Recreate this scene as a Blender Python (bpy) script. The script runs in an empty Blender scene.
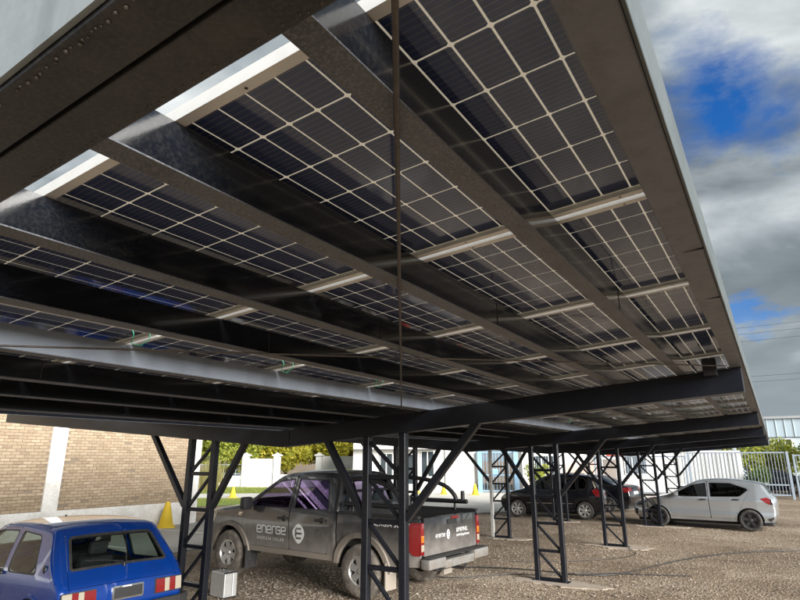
import bpy, bmesh, math, random
import numpy as np
from mathutils import Vector, Matrix
from mathutils.geometry import delaunay_2d_cdt
random.seed(7); rng = np.random.default_rng(7)
PI = math.pi; rad = math.radians
sc = bpy.context.scene
C = sc.collection

# ------------------------------------------------------------------ camera
CAM_H = 2.05
cd = bpy.data.cameras.new('camera'); cam = bpy.data.objects.new('camera', cd); C.objects.link(cam)
cd.sensor_fit = 'HORIZONTAL'; cd.sensor_width = 36.0; cd.lens = 36.0 * 572.0 / 800.0
cd.clip_start = 0.02; cd.clip_end = 3000
cam.location = (0, 0, CAM_H)
cam.rotation_euler = (rad(90 + 15.63), 0, rad(32.3))
sc.camera = cam

# ------------------------------------------------------------------ sky, sun, exposure
SUN_EL, SUN_AZ = 18.0, 111.0          # azimuth of the sun measured from +Y towards +X, degrees
W = bpy.data.worlds.new('World'); sc.world = W; W.use_nodes = True
nt = W.node_tree; nt.nodes.clear()
def wn(t, **k):
    n = nt.nodes.new(t)
    for a, b in k.items(): setattr(n, a, b)
    return n
def wl(a, b): nt.links.new(a, b)
def wmath(op, a, b=None, clamp=False):
    n = wn('ShaderNodeMath', operation=op, use_clamp=clamp)
    for i, v in enumerate((a, b)):
        if v is None: continue
        if isinstance(v, (int, float)): n.inputs[i].default_value = v
        else: wl(v, n.inputs[i])
    return n.outputs[0]
sky = wn('ShaderNodeTexSky', sky_type='NISHITA'); sky.sun_disc = False
sky.sun_elevation = rad(SUN_EL); sky.sun_rotation = rad(SUN_AZ); sky.air_density = 1.0; sky.dust_density = 0.4; sky.ozone_density = 2.5
tc = wn('ShaderNodeTexCoord'); sep = wn('ShaderNodeSeparateXYZ'); wl(tc.outputs['Generated'], sep.inputs[0])
den = wmath('ADD', wmath('MAXIMUM', sep.outputs[2], 0.0), 0.22)
cmb = wn('ShaderNodeCombineXYZ')
wl(wmath('ADD', wmath('DIVIDE', sep.outputs[0], den), -0.262), cmb.inputs[0]); wl(wmath('ADD', wmath('DIVIDE', sep.outputs[1], den), 0.103), cmb.inputs[1])
def wnoise(scale, detail, rough, w, dist=0.0):
    n = wn('ShaderNodeTexNoise', noise_dimensions='4D'); n.inputs['Scale'].default_value = scale
    n.inputs['Detail'].default_value = detail; n.inputs['Roughness'].default_value = rough
    n.inputs['W'].default_value = w; n.inputs['Distortion'].default_value = dist
    wl(cmb.outputs[0], n.inputs['Vector']); return n.outputs['Fac']
def wramp(fac, pts):
    r = wn('ShaderNodeValToRGB'); el = r.color_ramp.elements
    while len(el) < len(pts): el.new(0.5)
    for e, (p, c) in zip(el, pts): e.position = p; e.color = (*c, 1)
    wl(fac, r.inputs[0]); return r.outputs[0]
CLOUD_W = 24.29
cover = wnoise(1.15, 8, 0.58, CLOUD_W, 0.25)
shade = wnoise(1.25, 7, 0.53, CLOUD_W + 5.3, 0.35)
cov = wmath('MAXIMUM', wramp(cover, [(0.345, (0, 0, 0)), (0.43, (1, 1, 1))]), wmath('SUBTRACT', 1.0, wmath('MULTIPLY', sep.outputs[2], 3.0, True), True))
haze_f = wmath('MULTIPLY', wmath('SUBTRACT', 1.0, wmath('MULTIPLY', sep.outputs[2], 2.4, True), True), 0.75)
ccol = wramp(shade, [(0.40, (0.30, 0.38, 0.45)), (0.49, (0.70, 0.83, 0.93)), (0.56, (1.6, 1.8, 1.9)), (0.65, (3.4, 3.55, 3.55))])
hz_mix = wn('ShaderNodeMixRGB'); wl(haze_f, hz_mix.inputs[0]); wl(ccol, hz_mix.inputs[1]); hz_mix.inputs[2].default_value = (1.6, 1.85, 2.0, 1)
blue = wn('ShaderNodeMixRGB', blend_type='MULTIPLY'); blue.inputs[0].default_value = 1.0
wl(sky.outputs[0], blue.inputs[1]); blue.inputs[2].default_value = (0.09, 0.34, 0.66, 1)
mixs = wn('ShaderNodeMixRGB'); wl(cov, mixs.inputs[0]); wl(blue.outputs[0], mixs.inputs[1]); wl(hz_mix.outputs[0], mixs.inputs[2])
bg = wn('ShaderNodeBackground'); bg.inputs[1].default_value = 0.1; wl(mixs.outputs[0], bg.inputs[0])
wo = wn('ShaderNodeOutputWorld'); wl(bg.outputs[0], wo.inputs[0])

sl = bpy.data.lights.new('sun', 'SUN'); sl.energy = 4.6; sl.angle = rad(32); sl.color = (1.0, 0.98, 0.95)
so = bpy.data.objects.new('sun', sl); C.objects.link(so)
sd = Vector((math.sin(rad(SUN_AZ)) * math.cos(rad(SUN_EL)), math.cos(rad(SUN_AZ)) * math.cos(rad(SUN_EL)), math.sin(rad(SUN_EL))))
so.rotation_euler = (-sd).to_track_quat('-Z', 'Y').to_euler(); so.location = sd * 50
vs = sc.view_settings
vs.view_transform = 'Standard'; vs.look = 'None'; vs.exposure = 1.45; vs.gamma = 1.0; vs.use_curve_mapping = False
sc.cycles.max_bounces = 8; sc.cycles.diffuse_bounces = 4; sc.cycles.glossy_bounces = 4; sc.cycles.transmission_bounces = 6
sc.cycles.transparent_max_bounces = 12; sc.cycles.use_denoising = True; sc.cycles.caustics_reflective = False; sc.cycles.caustics_refractive = False

# ------------------------------------------------------------------ materials
MATS = {}
def mat(name, col=(0.5, 0.5, 0.5), rough=0.5, metal=0.0, spec=0.5, coat=0.0, coat_rough=0.05, noise=None, bump=None,
        island=None, dirt=None, emit=None, trans=0.0, coords='Object', streak=None):
    """noise=(scale, amount, colour2): mottling; bump=(scale, strength); island=[colours]: one per loose piece;
       dirt=(z0, z1, colour): dried mud fading out upwards from the ground; streak=(scale vec, amount, colour)"""
    m = bpy.data.materials.new(name); m.use_nodes = True; t = m.node_tree; N = t.nodes; L = t.links
    b = N['Principled BSDF']
    b.inputs['Base Color'].default_value = (*col, 1); b.inputs['Roughness'].default_value = rough
    b.inputs['Metallic'].default_value = metal; b.inputs['Specular IOR Level'].default_value = spec
    b.inputs['Coat Weight'].default_value = coat; b.inputs['Coat Roughness'].default_value = coat_rough
    b.inputs['Transmission Weight'].default_value = trans
    tco = N.new('ShaderNodeTexCoord'); vec = tco.outputs[coords] if coords != 'World' else N.new('ShaderNodeNewGeometry').outputs['Position']
    cur = None
    def rgb(c):
        n = N.new('ShaderNodeRGB'); n.outputs[0].default_value = (*c, 1); return n.outputs[0]
    def noise_n(scale, detail=5, rough_=0.55, v=None):
        n = N.new('ShaderNodeTexNoise'); n.inputs['Detail'].default_value = detail; n.inputs['Roughness'].default_value = rough_
        if isinstance(scale, (tuple, list)):
            mp = N.new('ShaderNodeMapping'); mp.inputs['Scale'].default_value = scale; L.new(vec, mp.inputs[0]); L.new(mp.outputs[0], n.inputs['Vector']); n.inputs['Scale'].default_value = 1
        else:
            n.inputs['Scale'].default_value = scale; L.new(vec, n.inputs['Vector'])
        return n.outputs['Fac']
    def ramp(fac, lo, hi):
        n = N.new('ShaderNodeMapRange'); n.inputs['From Min'].default_value = lo; n.inputs['From Max'].default_value = hi
        n.interpolation_type = 'SMOOTHSTEP'; L.new(fac, n.inputs['Value']); return n.outputs['Result']
    def mix(fac, a, b_):
        n = N.new('ShaderNodeMixRGB')
        if isinstance(fac, float): n.inputs[0].default_value = fac
        else: L.new(fac, n.inputs[0])
        L.new(a, n.inputs[1]); L.new(b_, n.inputs[2]); return n.outputs[0]
    def mul(a, f):
        n = N.new('ShaderNodeMath'); n.operation = 'MULTIPLY'; L.new(a, n.inputs[0])
        if isinstance(f, float): n.inputs[1].default_value = f
        else: L.new(f, n.inputs[1])
        return n.outputs[0]
    cur = rgb(col)
    if island:
        g = N.new('ShaderNodeNewGeometry'); r = N.new('ShaderNodeValToRGB'); el = r.color_ramp.elements
        while len(el) < len(island): el.new(0.5)
        for i, (e, c) in enumerate(zip(el, island)): e.position = i / max(1, len(island) - 1); e.color = (*c, 1)
        L.new(g.outputs['Random Per Island'], r.inputs[0]); cur = r.outputs[0]
    if noise:
        for (s, amt, c2) in (noise if isinstance(noise, list) else [noise]):
            cur = mix(mul(ramp(noise_n(s), 0.42, 0.66), float(amt)), cur, rgb(c2))
    if streak:
        s, amt, c2 = streak
        cur = mix(mul(ramp(noise_n(s), 0.5, 0.72), float(amt)), cur, rgb(c2))
    rgh = None
    if dirt:
        z0, z1, dc = dirt
        sp = N.new('ShaderNodeSeparateXYZ'); L.new(tco.outputs['Object'], sp.inputs[0])
        a = N.new('ShaderNodeMath'); a.operation = 'ADD'; L.new(sp.outputs[2], a.inputs[0])
        nn = N.new('ShaderNodeMath'); nn.operation = 'MULTIPLY_ADD'; L.new(noise_n(6.0), nn.inputs[0]); nn.inputs[1].default_value = 0.45; nn.inputs[2].default_value = -0.225; L.new(nn.outputs[0], a.inputs[1])
        f = ramp(a.outputs[0], z1, z0)
        cur = mix(f, cur, rgb(dc))
        mr = N.new('ShaderNodeMapRange'); L.new(f, mr.inputs['Value']); mr.inputs['To Min'].default_value = rough; mr.inputs['To Max'].default_value = 0.55
        L.new(mr.outputs[0], b.inputs['Roughness'])
        if coat:
            cm = N.new('ShaderNodeMapRange'); L.new(f, cm.inputs['Value']); cm.inputs['To Min'].default_value = coat; cm.inputs['To Max'].default_value = 0.35
            L.new(cm.outputs[0], b.inputs['Coat Weight'])
    L.new(cur, b.inputs['Base Color'])
    if bump:
        bumps = bump if isinstance(bump, list) else [bump]; prev = None
        for s, st in bumps:
            bn = N.new('ShaderNodeBump'); bn.inputs['Strength'].default_value = st; bn.inputs['Distance'].default_value = 0.02
            L.new(noise_n(s, 6, 0.6), bn.inputs['Height'])
            if prev: L.new(prev, bn.inputs['Normal'])
            prev = bn.outputs[0]
        L.new(prev, b.inputs['Normal'])
    if emit:
        b.inputs['Emission Color'].default_value = (*emit[0], 1); b.inputs['Emission Strength'].default_value = emit[1]
    MATS[name] = m
    return m
def M(n): return MATS[n]

# steel of the carport
mat('black_steel', (0.005, 0.0065, 0.011), 0.34, 0.0, 0.35, coat=0.08, coat_rough=0.15, noise=[(5.0, 0.5, (0.010, 0.011, 0.014)), (60.0, 0.12, (0.03, 0.029, 0.028))], bump=(90.0, 0.04))
mat('purlin_steel', (0.006, 0.0075, 0.011), 0.15, 0.0, 0.5, coat=0.5, coat_rough=0.1, noise=[((9.0, 2.0, 9.0), 0.3, (0.016, 0.017, 0.019)), (90.0, 0.22, (0.05, 0.05, 0.05))], bump=(120.0, 0.02))
mat('brown_primer', (0.016, 0.018, 0.022), 0.38, 0.0, 0.5, noise=[(5.0, 0.8, (0.046, 0.043, 0.041)), (16.0, 0.6, (0.009, 0.010, 0.013)), (150.0, 0.5, (0.06, 0.058, 0.056))], streak=((1.2, 30.0, 30.0), 0.5, (0.032, 0.032, 0.034)), bump=[(70.0, 0.08), (9.0, 0.05)])
mat('edge_steel', (0.155, 0.165, 0.19), 0.48, 0.0, 0.45, noise=[(3.0, 0.6, (0.205, 0.212, 0.235)), (14.0, 0.5, (0.095, 0.10, 0.115)), (120.0, 0.3, (0.21, 0.20, 0.195))], bump=(60.0, 0.05))
mat('galvanised', (0.26, 0.295, 0.31), 0.5, 0.2, 0.5, noise=[(5.0, 0.6, (0.20, 0.235, 0.25)), (34.0, 0.35, (0.32, 0.35, 0.36))], streak=((14.0, 14.0, 1.2), 0.5, (0.15, 0.165, 0.175)), bump=(16.0, 0.05))
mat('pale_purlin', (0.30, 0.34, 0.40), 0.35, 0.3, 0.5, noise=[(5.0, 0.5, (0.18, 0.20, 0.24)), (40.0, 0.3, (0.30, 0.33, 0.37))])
mat('galvanised_darkened', (0.085, 0.098, 0.10), 0.5, 0.1, 0.4, noise=[(2.0, 0.6, (0.06, 0.07, 0.072)), (30.0, 0.4, (0.11, 0.123, 0.122))], streak=((3.0, 3.0, 14.0), 0.5, (0.05, 0.056, 0.057)), bump=(16.0, 0.05))  # same galvanised sheet, its colour darkened to hold back the direct sun
mat('weld', (0.10, 0.085, 0.07), 0.45, 0.6)
mat('rod_steel', (0.10, 0.085, 0.075), 0.4, 0.7, noise=(40.0, 0.6, (0.16, 0.13, 0.10)), bump=(140.0, 0.15))
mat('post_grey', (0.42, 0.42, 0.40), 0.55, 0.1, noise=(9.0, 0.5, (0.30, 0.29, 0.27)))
mat('alu', (0.80, 0.79, 0.76), 0.4, 0.25, 0.5, noise=(14.0, 0.3, (0.70, 0.68, 0.64)))
mat('wire_green', (0.02, 0.22, 0.12), 0.45)
mat('rubber', (0.018, 0.018, 0.018), 0.7, noise=(20.0, 0.5, (0.05, 0.045, 0.04)), bump=(80.0, 0.1))
mat('black_plastic', (0.015, 0.015, 0.016), 0.5)

def panel_mats():
    m = bpy.data.materials.new('cell'); m.use_nodes = True; t = m.node_tree; N = t.nodes; L = t.links; b = N['Principled BSDF']
    g = N.new('ShaderNodeNewGeometry'); s = N.new('ShaderNodeSeparateXYZ'); L.new(g.outputs['Position'], s.inputs[0])
    mm = N.new('ShaderNodeMath'); mm.operation = 'MULTIPLY'; L.new(s.outputs[1], mm.inputs[0]); mm.inputs[1].default_value = 1 / 0.01868
    fr = N.new('ShaderNodeMath'); fr.operation = 'FRACT'; L.new(mm.outputs[0], fr.inputs[0])
    lt = N.new('ShaderNodeMath'); lt.operation = 'LESS_THAN'; L.new(fr.outputs[0], lt.inputs[0]); lt.inputs[1].default_value = 0.13
    r = N.new('ShaderNodeValToRGB'); L.new(g.outputs['Random Per Island'], r.inputs[0])
    r.color_ramp.elements[0].color = (0.034, 0.050, 0.128, 1); r.color_ramp.elements[1].color = (0.042, 0.060, 0.150, 1)
    mx = N.new('ShaderNodeMixRGB'); L.new(lt.outputs[0], mx.inputs[0]); L.new(r.outputs[0], mx.inputs[1]); mx.inputs[2].default_value = (0.13, 0.128, 0.15, 1)
    L.new(mx.outputs[0], b.inputs['Base Color']); b.inputs['Roughness'].default_value = 0.09; b.inputs['IOR'].default_value = 1.95; b.inputs['Specular Tint'].default_value = (0.74, 0.86, 1.0, 1)
    MATS['cell'] = m
    m = bpy.data.materials.new('cell_grid_sheet'); m.use_nodes = True; t = m.node_tree; N = t.nodes; L = t.links; b = N['Principled BSDF']
    b.inputs['Base Color'].default_value = (0.88, 0.84, 0.76, 1); b.inputs['Roughness'].default_value = 0.35
    b.inputs['Coat Weight'].default_value = 0.5
    tr = N.new('ShaderNodeBsdfTranslucent'); tr.inputs[0].default_value = (0.9, 0.85, 0.76, 1)
    mx = N.new('ShaderNodeMixShader'); mx.inputs[0].default_value = 0.5
    L.new(b.outputs[0], mx.inputs[1]); L.new(tr.outputs[0], mx.inputs[2]); L.new(mx.outputs[0], N['Material Output'].inputs[0])
    MATS['cell_grid_sheet'] = m
panel_mats()

# ------------------------------------------------------------------ object helpers
def link(o, parent=None):
    C.objects.link(o)
    if parent is not None: o.parent = parent
    return o
def tag(o, label=None, cat=None, group=None, kind=None):
    if label: o['label'] = label
    if cat: o['category'] = cat
    if group: o['group'] = group
    if kind: o['kind'] = kind
    return o
def empty(name, loc=(0, 0, 0), rz=0.0, parent=None):
    o = bpy.data.objects.new(name, None); o.empty_display_size = 0.1; o.location = loc; o.rotation_euler = (0, 0, rz)
    return link(o, parent)
def mesh_obj(name, me, parent=None, material=None):
    if material is not None and not me.materials: me.materials.append(material)
    return link(bpy.data.objects.new(name, me), parent)
class MB:
    def __init__(s): s.v = []; s.f = []
    def add(s, vs_, fs_):
        n = len(s.v); s.v += [tuple(p) for p in vs_]; s.f += [tuple(i + n for i in f) for f in fs_]; return s
    def box(s, x0, x1, y0, y1, z0, z1):
        return s.add([(x0, y0, z0), (x1, y0, z0), (x1, y1, z0), (x0, y1, z0), (x0, y0, z1), (x1, y0, z1), (x1, y1, z1), (x0, y1, z1)],
                     [(0, 3, 2, 1), (4, 5, 6, 7), (0, 1, 5, 4), (1, 2, 6, 5), (2, 3, 7, 6), (3, 0, 4, 7)])
    def cbox(s, x0, x1, y0, y1, z0, z1, c=0.01):      # box with chamfered vertical and horizontal edges
        m = MB().box(x0, x1, y0, y1, z0, z1); bm = bmesh.new()
        vv = [bm.verts.new(p) for p in m.v]
        for f in m.f: bm.faces.new([vv[i] for i in f])
        bmesh.ops.bevel(bm, geom=list(bm.edges), offset=c, segments=2, affect='EDGES', profile=0.6)
        bm.verts.index_update(); s.add([v.co[:] for v in bm.verts], [[v.index for v in f.verts] for f in bm.faces]); bm.free(); return s
    def shear(s, x0, x1, y0, y1, zf0, zf1):           # box whose bottom / top follow z = zf(x)
        return s.add([(x0, y0, zf0(x0)), (x1, y0, zf0(x1)), (x1, y1, zf0(x1)), (x0, y1, zf0(x0)),
                      (x0, y0, zf1(x0)), (x1, y0, zf1(x1)), (x1, y1, zf1(x1)), (x0, y1, zf1(x0))],
                     [(0, 3, 2, 1), (4, 5, 6, 7), (0, 1, 5, 4), (1, 2, 6, 5), (2, 3, 7, 6), (3, 0, 4, 7)])
    def bar(s, p0, p1, w, h, up=(0, 0, 1)):
        p0 = Vector(p0); p1 = Vector(p1); d = (p1 - p0).normalized(); u = Vector(up)
        a = d.cross(u).normalized() * (w / 2); b = a.cross(d).normalized() * (h / 2)
        q = [p0 - a - b, p0 + a - b, p0 + a + b, p0 - a + b, p1 - a - b, p1 + a - b, p1 + a + b, p1 - a + b]
        return s.add(q, [(0, 3, 2, 1), (4, 5, 6, 7), (0, 1, 5, 4), (1, 2, 6, 5), (2, 3, 7, 6), (3, 0, 4, 7)])
    def tube(s, pts, r, n=8, cap=True):
        pts = [Vector(p) for p in pts]; rs = r if isinstance(r, (list, tuple)) else [r] * len(pts)
        rings = []; prev = None
        for i, p in enumerate(pts):
            d = ((pts[min(i + 1, len(pts) - 1)] - pts[max(i - 1, 0)])).normalized()
            if prev is None:
                a = d.cross(Vector((0, 0, 1)))
                if a.length < 1e-3: a = d.cross(Vector((1, 0, 0)))
            else: a = prev - d * prev.dot(d)
            a.normalize(); prev = a; b = d.cross(a)
            rings.append([p + (a * math.cos(2 * PI * k / n) + b * math.sin(2 * PI * k / n)) * rs[i] for k in range(n)])
        vs_ = [q for R_ in rings for q in R_]; fs_ = []
        for i in range(len(rings) - 1):
            for k in range(n): fs_.append((i * n + k, i * n + (k + 1) % n, (i + 1) * n + (k + 1) % n, (i + 1) * n + k))
        if cap: fs_ += [tuple(range(n))[::-1], tuple((len(rings) - 1) * n + k for k in range(n))]
        return s.add(vs_, fs_)
    def lathe(s, prof, n=24, origin=(0, 0, 0), axis='z', close=False):   # prof: (r, h)
        o = Vector(origin); vs_ = []; fs_ = []
        for r, h in prof:
            for k in range(n):
                a = 2 * PI * k / n; c, d = r * math.cos(a), r * math.sin(a)
                vs_.append(o + Vector({'z': (c, d, h), 'y': (c, h, -d), 'x': (h, c, d)}[axis]))
        m = len(prof)
        for i in range(m if close else m - 1):
            j = (i + 1) % m
            for k in range(n): fs_.append((i * n + k, i * n + (k + 1) % n, j * n + (k + 1) % n, j * n + k))
        return s.add(vs_, fs_)
    def prism(s, poly, z0, z1):                       # extruded polygon in xy
        n = len(poly); v = [(x, y, z0) for x, y in poly] + [(x, y, z1) for x, y in poly]
        return s.add(v, [tuple(range(n))[::-1], tuple(range(n, 2 * n))] + [(i, (i + 1) % n, n + (i + 1) % n, n + i) for i in range(n)])
    def mesh(s, name, smooth=None):
        me = bpy.data.meshes.new(name); me.from_pydata(s.v, [], s.f); me.update()
        if smooth is not None:
            me.shade_smooth(); me.set_sharp_from_angle(angle=rad(smooth))
        return me
    def build(s, name, m, parent=None, smooth=None):
        return mesh_obj(name, s.mesh(name, smooth), parent, M(m) if isinstance(m, str) else m)
def bevel(o, w, seg=2):
    md = o.modifiers.new('bevel', 'BEVEL'); md.width = w; md.segments = seg; md.limit_method = 'ANGLE'; md.angle_limit = rad(40); return o
ORD = ['first', 'second', 'third', 'fourth', 'fifth', 'sixth', 'seventh', 'eighth', 'ninth', 'tenth', 'eleventh', 'twelfth', 'thirteenth', 'fourteenth', 'fifteenth', 'sixteenth', 'seventeenth', 'eighteenth', 'nineteenth', 'twentieth']
# ================================================================== ground
def ground_material():
    m = bpy.data.materials.new('gravel_ground'); m.use_nodes = True; t = m.node_tree; N = t.nodes; L = t.links; b = N['Principled BSDF']
    g = N.new('ShaderNodeNewGeometry'); P = g.outputs['Position']
    def noise(s, d=6, r=0.6):
        n = N.new('ShaderNodeTexNoise'); n.inputs['Scale'].default_value = s; n.inputs['Detail'].default_value = d; n.inputs['Roughness'].default_value = r; L.new(P, n.inputs['Vector']); return n.outputs['Fac']
    def rmp(f, pts):
        n = N.new('ShaderNodeValToRGB'); el = n.color_ramp.elements
        while len(el) < len(pts): el.new(0.5)
        for e, (p, c) in zip(el, pts): e.position = p; e.color = (*c, 1)
        L.new(f, n.inputs[0]); return n.outputs[0]
    def mx(f, a, c, mode='MIX'):
        n = N.new('ShaderNodeMixRGB'); n.blend_type = mode
        if isinstance(f, float): n.inputs[0].default_value = f
        else: L.new(f, n.inputs[0])
        L.new(a, n.inputs[1]); L.new(c, n.inputs[2]); return n.outputs[0]
    base = rmp(noise(0.35, 5), [(0.32, (0.185, 0.138, 0.095)), (0.5, (0.28, 0.218, 0.157)), (0.68, (0.39, 0.322, 0.246))])
    fine = rmp(noise(22.0, 8, 0.75), [(0.34, (0.30, 0.28, 0.265)), (0.52, (1.02, 1.02, 1.02)), (0.68, (1.5, 1.48, 1.44))])
    c = mx(1.0, base, fine, 'MULTIPLY')
    v = N.new('ShaderNodeTexVoronoi'); v.inputs['Scale'].default_value = 30.0; L.new(P, v.inputs['Vector'])
    vc = N.new('ShaderNodeRGBToBW'); L.new(v.outputs['Color'], vc.inputs[0])
    st = rmp(vc.outputs[0], [(0.15, (0.42, 0.40, 0.38)), (0.55, (1, 1, 1)), (0.95, (1.6, 1.57, 1.52))])
    c = mx(0.65, c, st, 'MULTIPLY')
    damp = rmp(noise(0.9, 4), [(0.56, (1, 1, 1)), (0.68, (0.62, 0.58, 0.54))])
    c = mx(0.8, c, damp, 'MULTIPLY')
    L.new(c, b.inputs['Base Color']); b.inputs['Roughness'].default_value = 0.9; b.inputs['Specular IOR Level'].default_value = 0.25
    b1 = N.new('ShaderNodeBump'); b1.inputs['Strength'].default_value = 0.7; b1.inputs['Distance'].default_value = 0.03; L.new(v.outputs['Distance'], b1.inputs['Height']); b1.invert = True
    b2 = N.new('ShaderNodeBump'); b2.inputs['Strength'].default_value = 0.6; b2.inputs['Distance'].default_value = 0.06; L.new(noise(5.0, 8, 0.7), b2.inputs['Height']); L.new(b1.outputs[0], b2.inputs['Normal'])
    L.new(b2.outputs[0], b.inputs['Normal'])
    MATS['gravel_ground'] = m
ground_material()
mat('concrete_pave', (0.36, 0.345, 0.32), 0.85, noise=[(0.8, 0.6, (0.27, 0.26, 0.24)), (9.0, 0.35, (0.45, 0.43, 0.40))], bump=(30.0, 0.15), coords='World')
mat('pad_concrete', (0.34, 0.285, 0.23), 0.9, noise=[(3.0, 0.8, (0.32, 0.265, 0.205)), (25.0, 0.6, (0.27, 0.22, 0.17))], bump=(40.0, 0.25), coords='World')
mat('path_pale', (0.60, 0.57, 0.52), 0.85, noise=(1.5, 0.5, (0.5, 0.48, 0.44)), coords='World')
mat('grass', (0.15, 0.21, 0.035), 0.85, noise=[(2.0, 0.7, (0.21, 0.26, 0.05)), (14.0, 0.5, (0.10, 0.15, 0.028))], bump=(30.0, 0.6), coords='World')
mat('line_paint', (0.75, 0.74, 0.70), 0.7, noise=(6.0, 0.5, (0.55, 0.53, 0.5)), coords='World')

# the open lot: gently uneven close to the canopy, flat far off
def ground():
    xs = np.unique(np.concatenate([np.linspace(-900, -30, 12), np.linspace(-30, 14, 90), np.linspace(14, 900, 12)]))
    ys = np.unique(np.concatenate([np.linspace(-900, -4, 12), np.linspace(-4, 40, 90), np.linspace(40, 900, 14)]))
    v = []
    for y in ys:
        for x in xs:
            f = max(0.0, 1 - max(abs(x + 6) / 20, abs(y - 16) / 22))
            z = -0.012 * f * (1 + math.sin(x * 0.9 + y * 0.4) * 0.5 + math.sin(y * 1.3 - x * 0.5) * 0.5)
            v.append((x, y, z))
    n = len(xs)
    f = [(j * n + i, j * n + i + 1, (j + 1) * n + i + 1, (j + 1) * n + i) for j in range(len(ys) - 1) for i in range(n - 1)]
    me = bpy.data.meshes.new('ground'); me.from_pydata(v, [], f); me.shade_smooth()
    tag(mesh_obj('ground', me, None, M('gravel_ground')), kind='structure')
ground()
def sheet(name, poly, z, m):
    me = bpy.data.meshes.new(name); me.from_pydata([(x, y, z) for x, y in poly], [], [tuple(range(len(poly)))])
    return tag(mesh_obj(name, me, None, M(m)), kind='structure')
sheet('pavement', [(-17.0, -6), (-11.6, -6), (-11.8, 8), (-12.3, 12), (-13.2, 18), (-17, 23), (-21, 18.6), (-17.0, 14)], 0.006, 'concrete_pave')
sheet('apron', [(-30, 26.3), (-13.0, 18.2), (-9.6, 23.5), (-8.3, 29.5), (-5.5, 37.9), (-24, 37.9), (-33, 33)], 0.008, 'path_pale')
LAWN = [(-60, 10), (-22.2, 14.2), (-22.4, 18.6), (-21.30, 21.21), (-24.75, 27.77), (-28.69, 34.12), (-40.13, 32.84), (-60, 38)]
PATH = [(-27.86, 21.92), (-25.33, 23.52), (-23.57, 27.33), (-25.53, 29.59), (-31.32, 24.62)]
sheet('lawn', LAWN, 0.012, 'grass')
sheet('footpath', PATH, 0.02, 'path_pale')
for i, (x0, y0) in enumerate([(-13.4, 9.0), (-13.9, 12.0), (-14.4, 15.0)]):
    sheet('parking_line', [(x0, y0), (x0 - 3.0, y0 - 0.3), (x0 - 3.0, y0 - 0.18), (x0, y0 + 0.12)], 0.012, 'line_paint')

def blob(cx, cy, rx, ry, n=44, jit=0.32):
    a0 = random.random() * 6
    return [(cx + rx * math.cos(2 * PI * k / n) * (1 + jit * (math.sin(3 * 2 * PI * k / n + a0) * 0.6 + random.uniform(-.4, .4))), cy + ry * math.sin(2 * PI * k / n) * (1 + jit * (math.sin(2 * 2 * PI * k / n + a0) * 0.6 + random.uniform(-.4, .4)))) for k in range(n)]

# ================================================================== the carport
XL = 2.1                                   # the left slope reaches a little farther out
XV = -5.15                                  # valley line between the two roof slopes
SL = 0.0752; ZC = CAM_H + 0.8905            # underside of the cells above X = 0
def zr(X): return ZC + SL * max(X, 2 * XV - X)
FRAMES = [0.35, 5.45, 10.75, 15.75, 21.1, 26.3]
COLX = (-3.64, 2 * XV + 3.64)
Y0, Y1 = 0.276, 26.42
mat('flange_steel', (0.098, 0.106, 0.122), 0.48, 0.0, 0.45, noise=[(6.0, 0.6, (0.048, 0.052, 0.06)), (160.0, 0.7, (0.20, 0.20, 0.205))], bump=(120.0, 0.06))
MATS['edge_steel'].node_tree.nodes['Principled BSDF'].inputs['Roughness'].default_value = 0.5
carport = tag(empty('solar_carport', (-5.15, 13.3, 0)), 'black steel carport with V shaped roof frame on lattice posts', 'carport')
CO = Vector(carport.location)
def cpart(mb, name, m, parent=carport, smooth=None):
    off = CO if parent is carport or parent.parent is carport else CO
    mb.v = [(x - CO.x, y - CO.y, z - CO.z) for x, y, z in mb.v]
    return mb.build(name, m, parent, smooth)
b0 = lambda X: zr(X) - 0.35
b1_ = lambda X: zr(X) - 0.152
for k, y in enumerate(FRAMES):
    for side in (0, 1):
        xa, xb = (XV, -0.13) if side == 0 else (2 * XV + 0.13 - XL, XV)
        front = k == 0
        mb = MB()
        mb.shear(xa, xb, y - 0.074, y - 0.003, b0, b1_); mb.shear(xa, xb, y + 0.003, y + 0.074, b0, b1_)
        mb.shear(xa, xb, y - 0.003, y + 0.003, lambda X: b0(X) + 0.012, lambda X: b1_(X) - 0.012)
        o = cpart(mb, 'main_beam', 'brown_primer' if front else 'black_steel'); bevel(o, 0.006)
    # seam plate over the valley joint
    mb = MB().shear(XV - 0.14, XV + 0.14, y - 0.079, y - 0.0745, lambda X: b0(X) + 0.02, lambda X: b1_(X) - 0.02); cpart(mb, 'valley_plate', 'black_steel')

# purlins along the canopy: (right face, left face) on the right slope, mirrored on the left
PUR = [(-0.538, -0.600), (-1.098, -1.162), (-1.682, -1.746), (-2.285, -2.35), (-3.03, -3.095), (-3.69, -3.755), (-4.26, -4.325), (-4.88, -4.945)]
for (xr, xl) in PUR:
    for side in (0, 1):
        a, b_ = (xl, xr) if side == 0 else (2 * XV - xr, 2 * XV - xl)
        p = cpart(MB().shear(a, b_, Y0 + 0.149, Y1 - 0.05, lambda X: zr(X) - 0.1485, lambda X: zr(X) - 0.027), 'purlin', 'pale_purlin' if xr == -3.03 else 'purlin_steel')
        cpart(MB().shear(a - 0.002, b_ + 0.002, Y0 + 0.15, Y1 - 0.052, lambda X: zr(X) - 0.1515, lambda X: zr(X) - 0.1475), 'flange', 'flange_steel', p)
        # splices where two lengths are welded together
        for ys in () if xr == -3.03 else (3.05 + xr * 0.35, 9.1 + xr * .3, 14.7, 20.6):
            e = b_ if side == 0 else a
            cpart(MB().box(e - 0.0005, e + 0.0018, ys, ys + 0.006, zr(e) - 0.147, zr(e) - 0.029), 'weld_seam', 'black_plastic', p)
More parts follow.
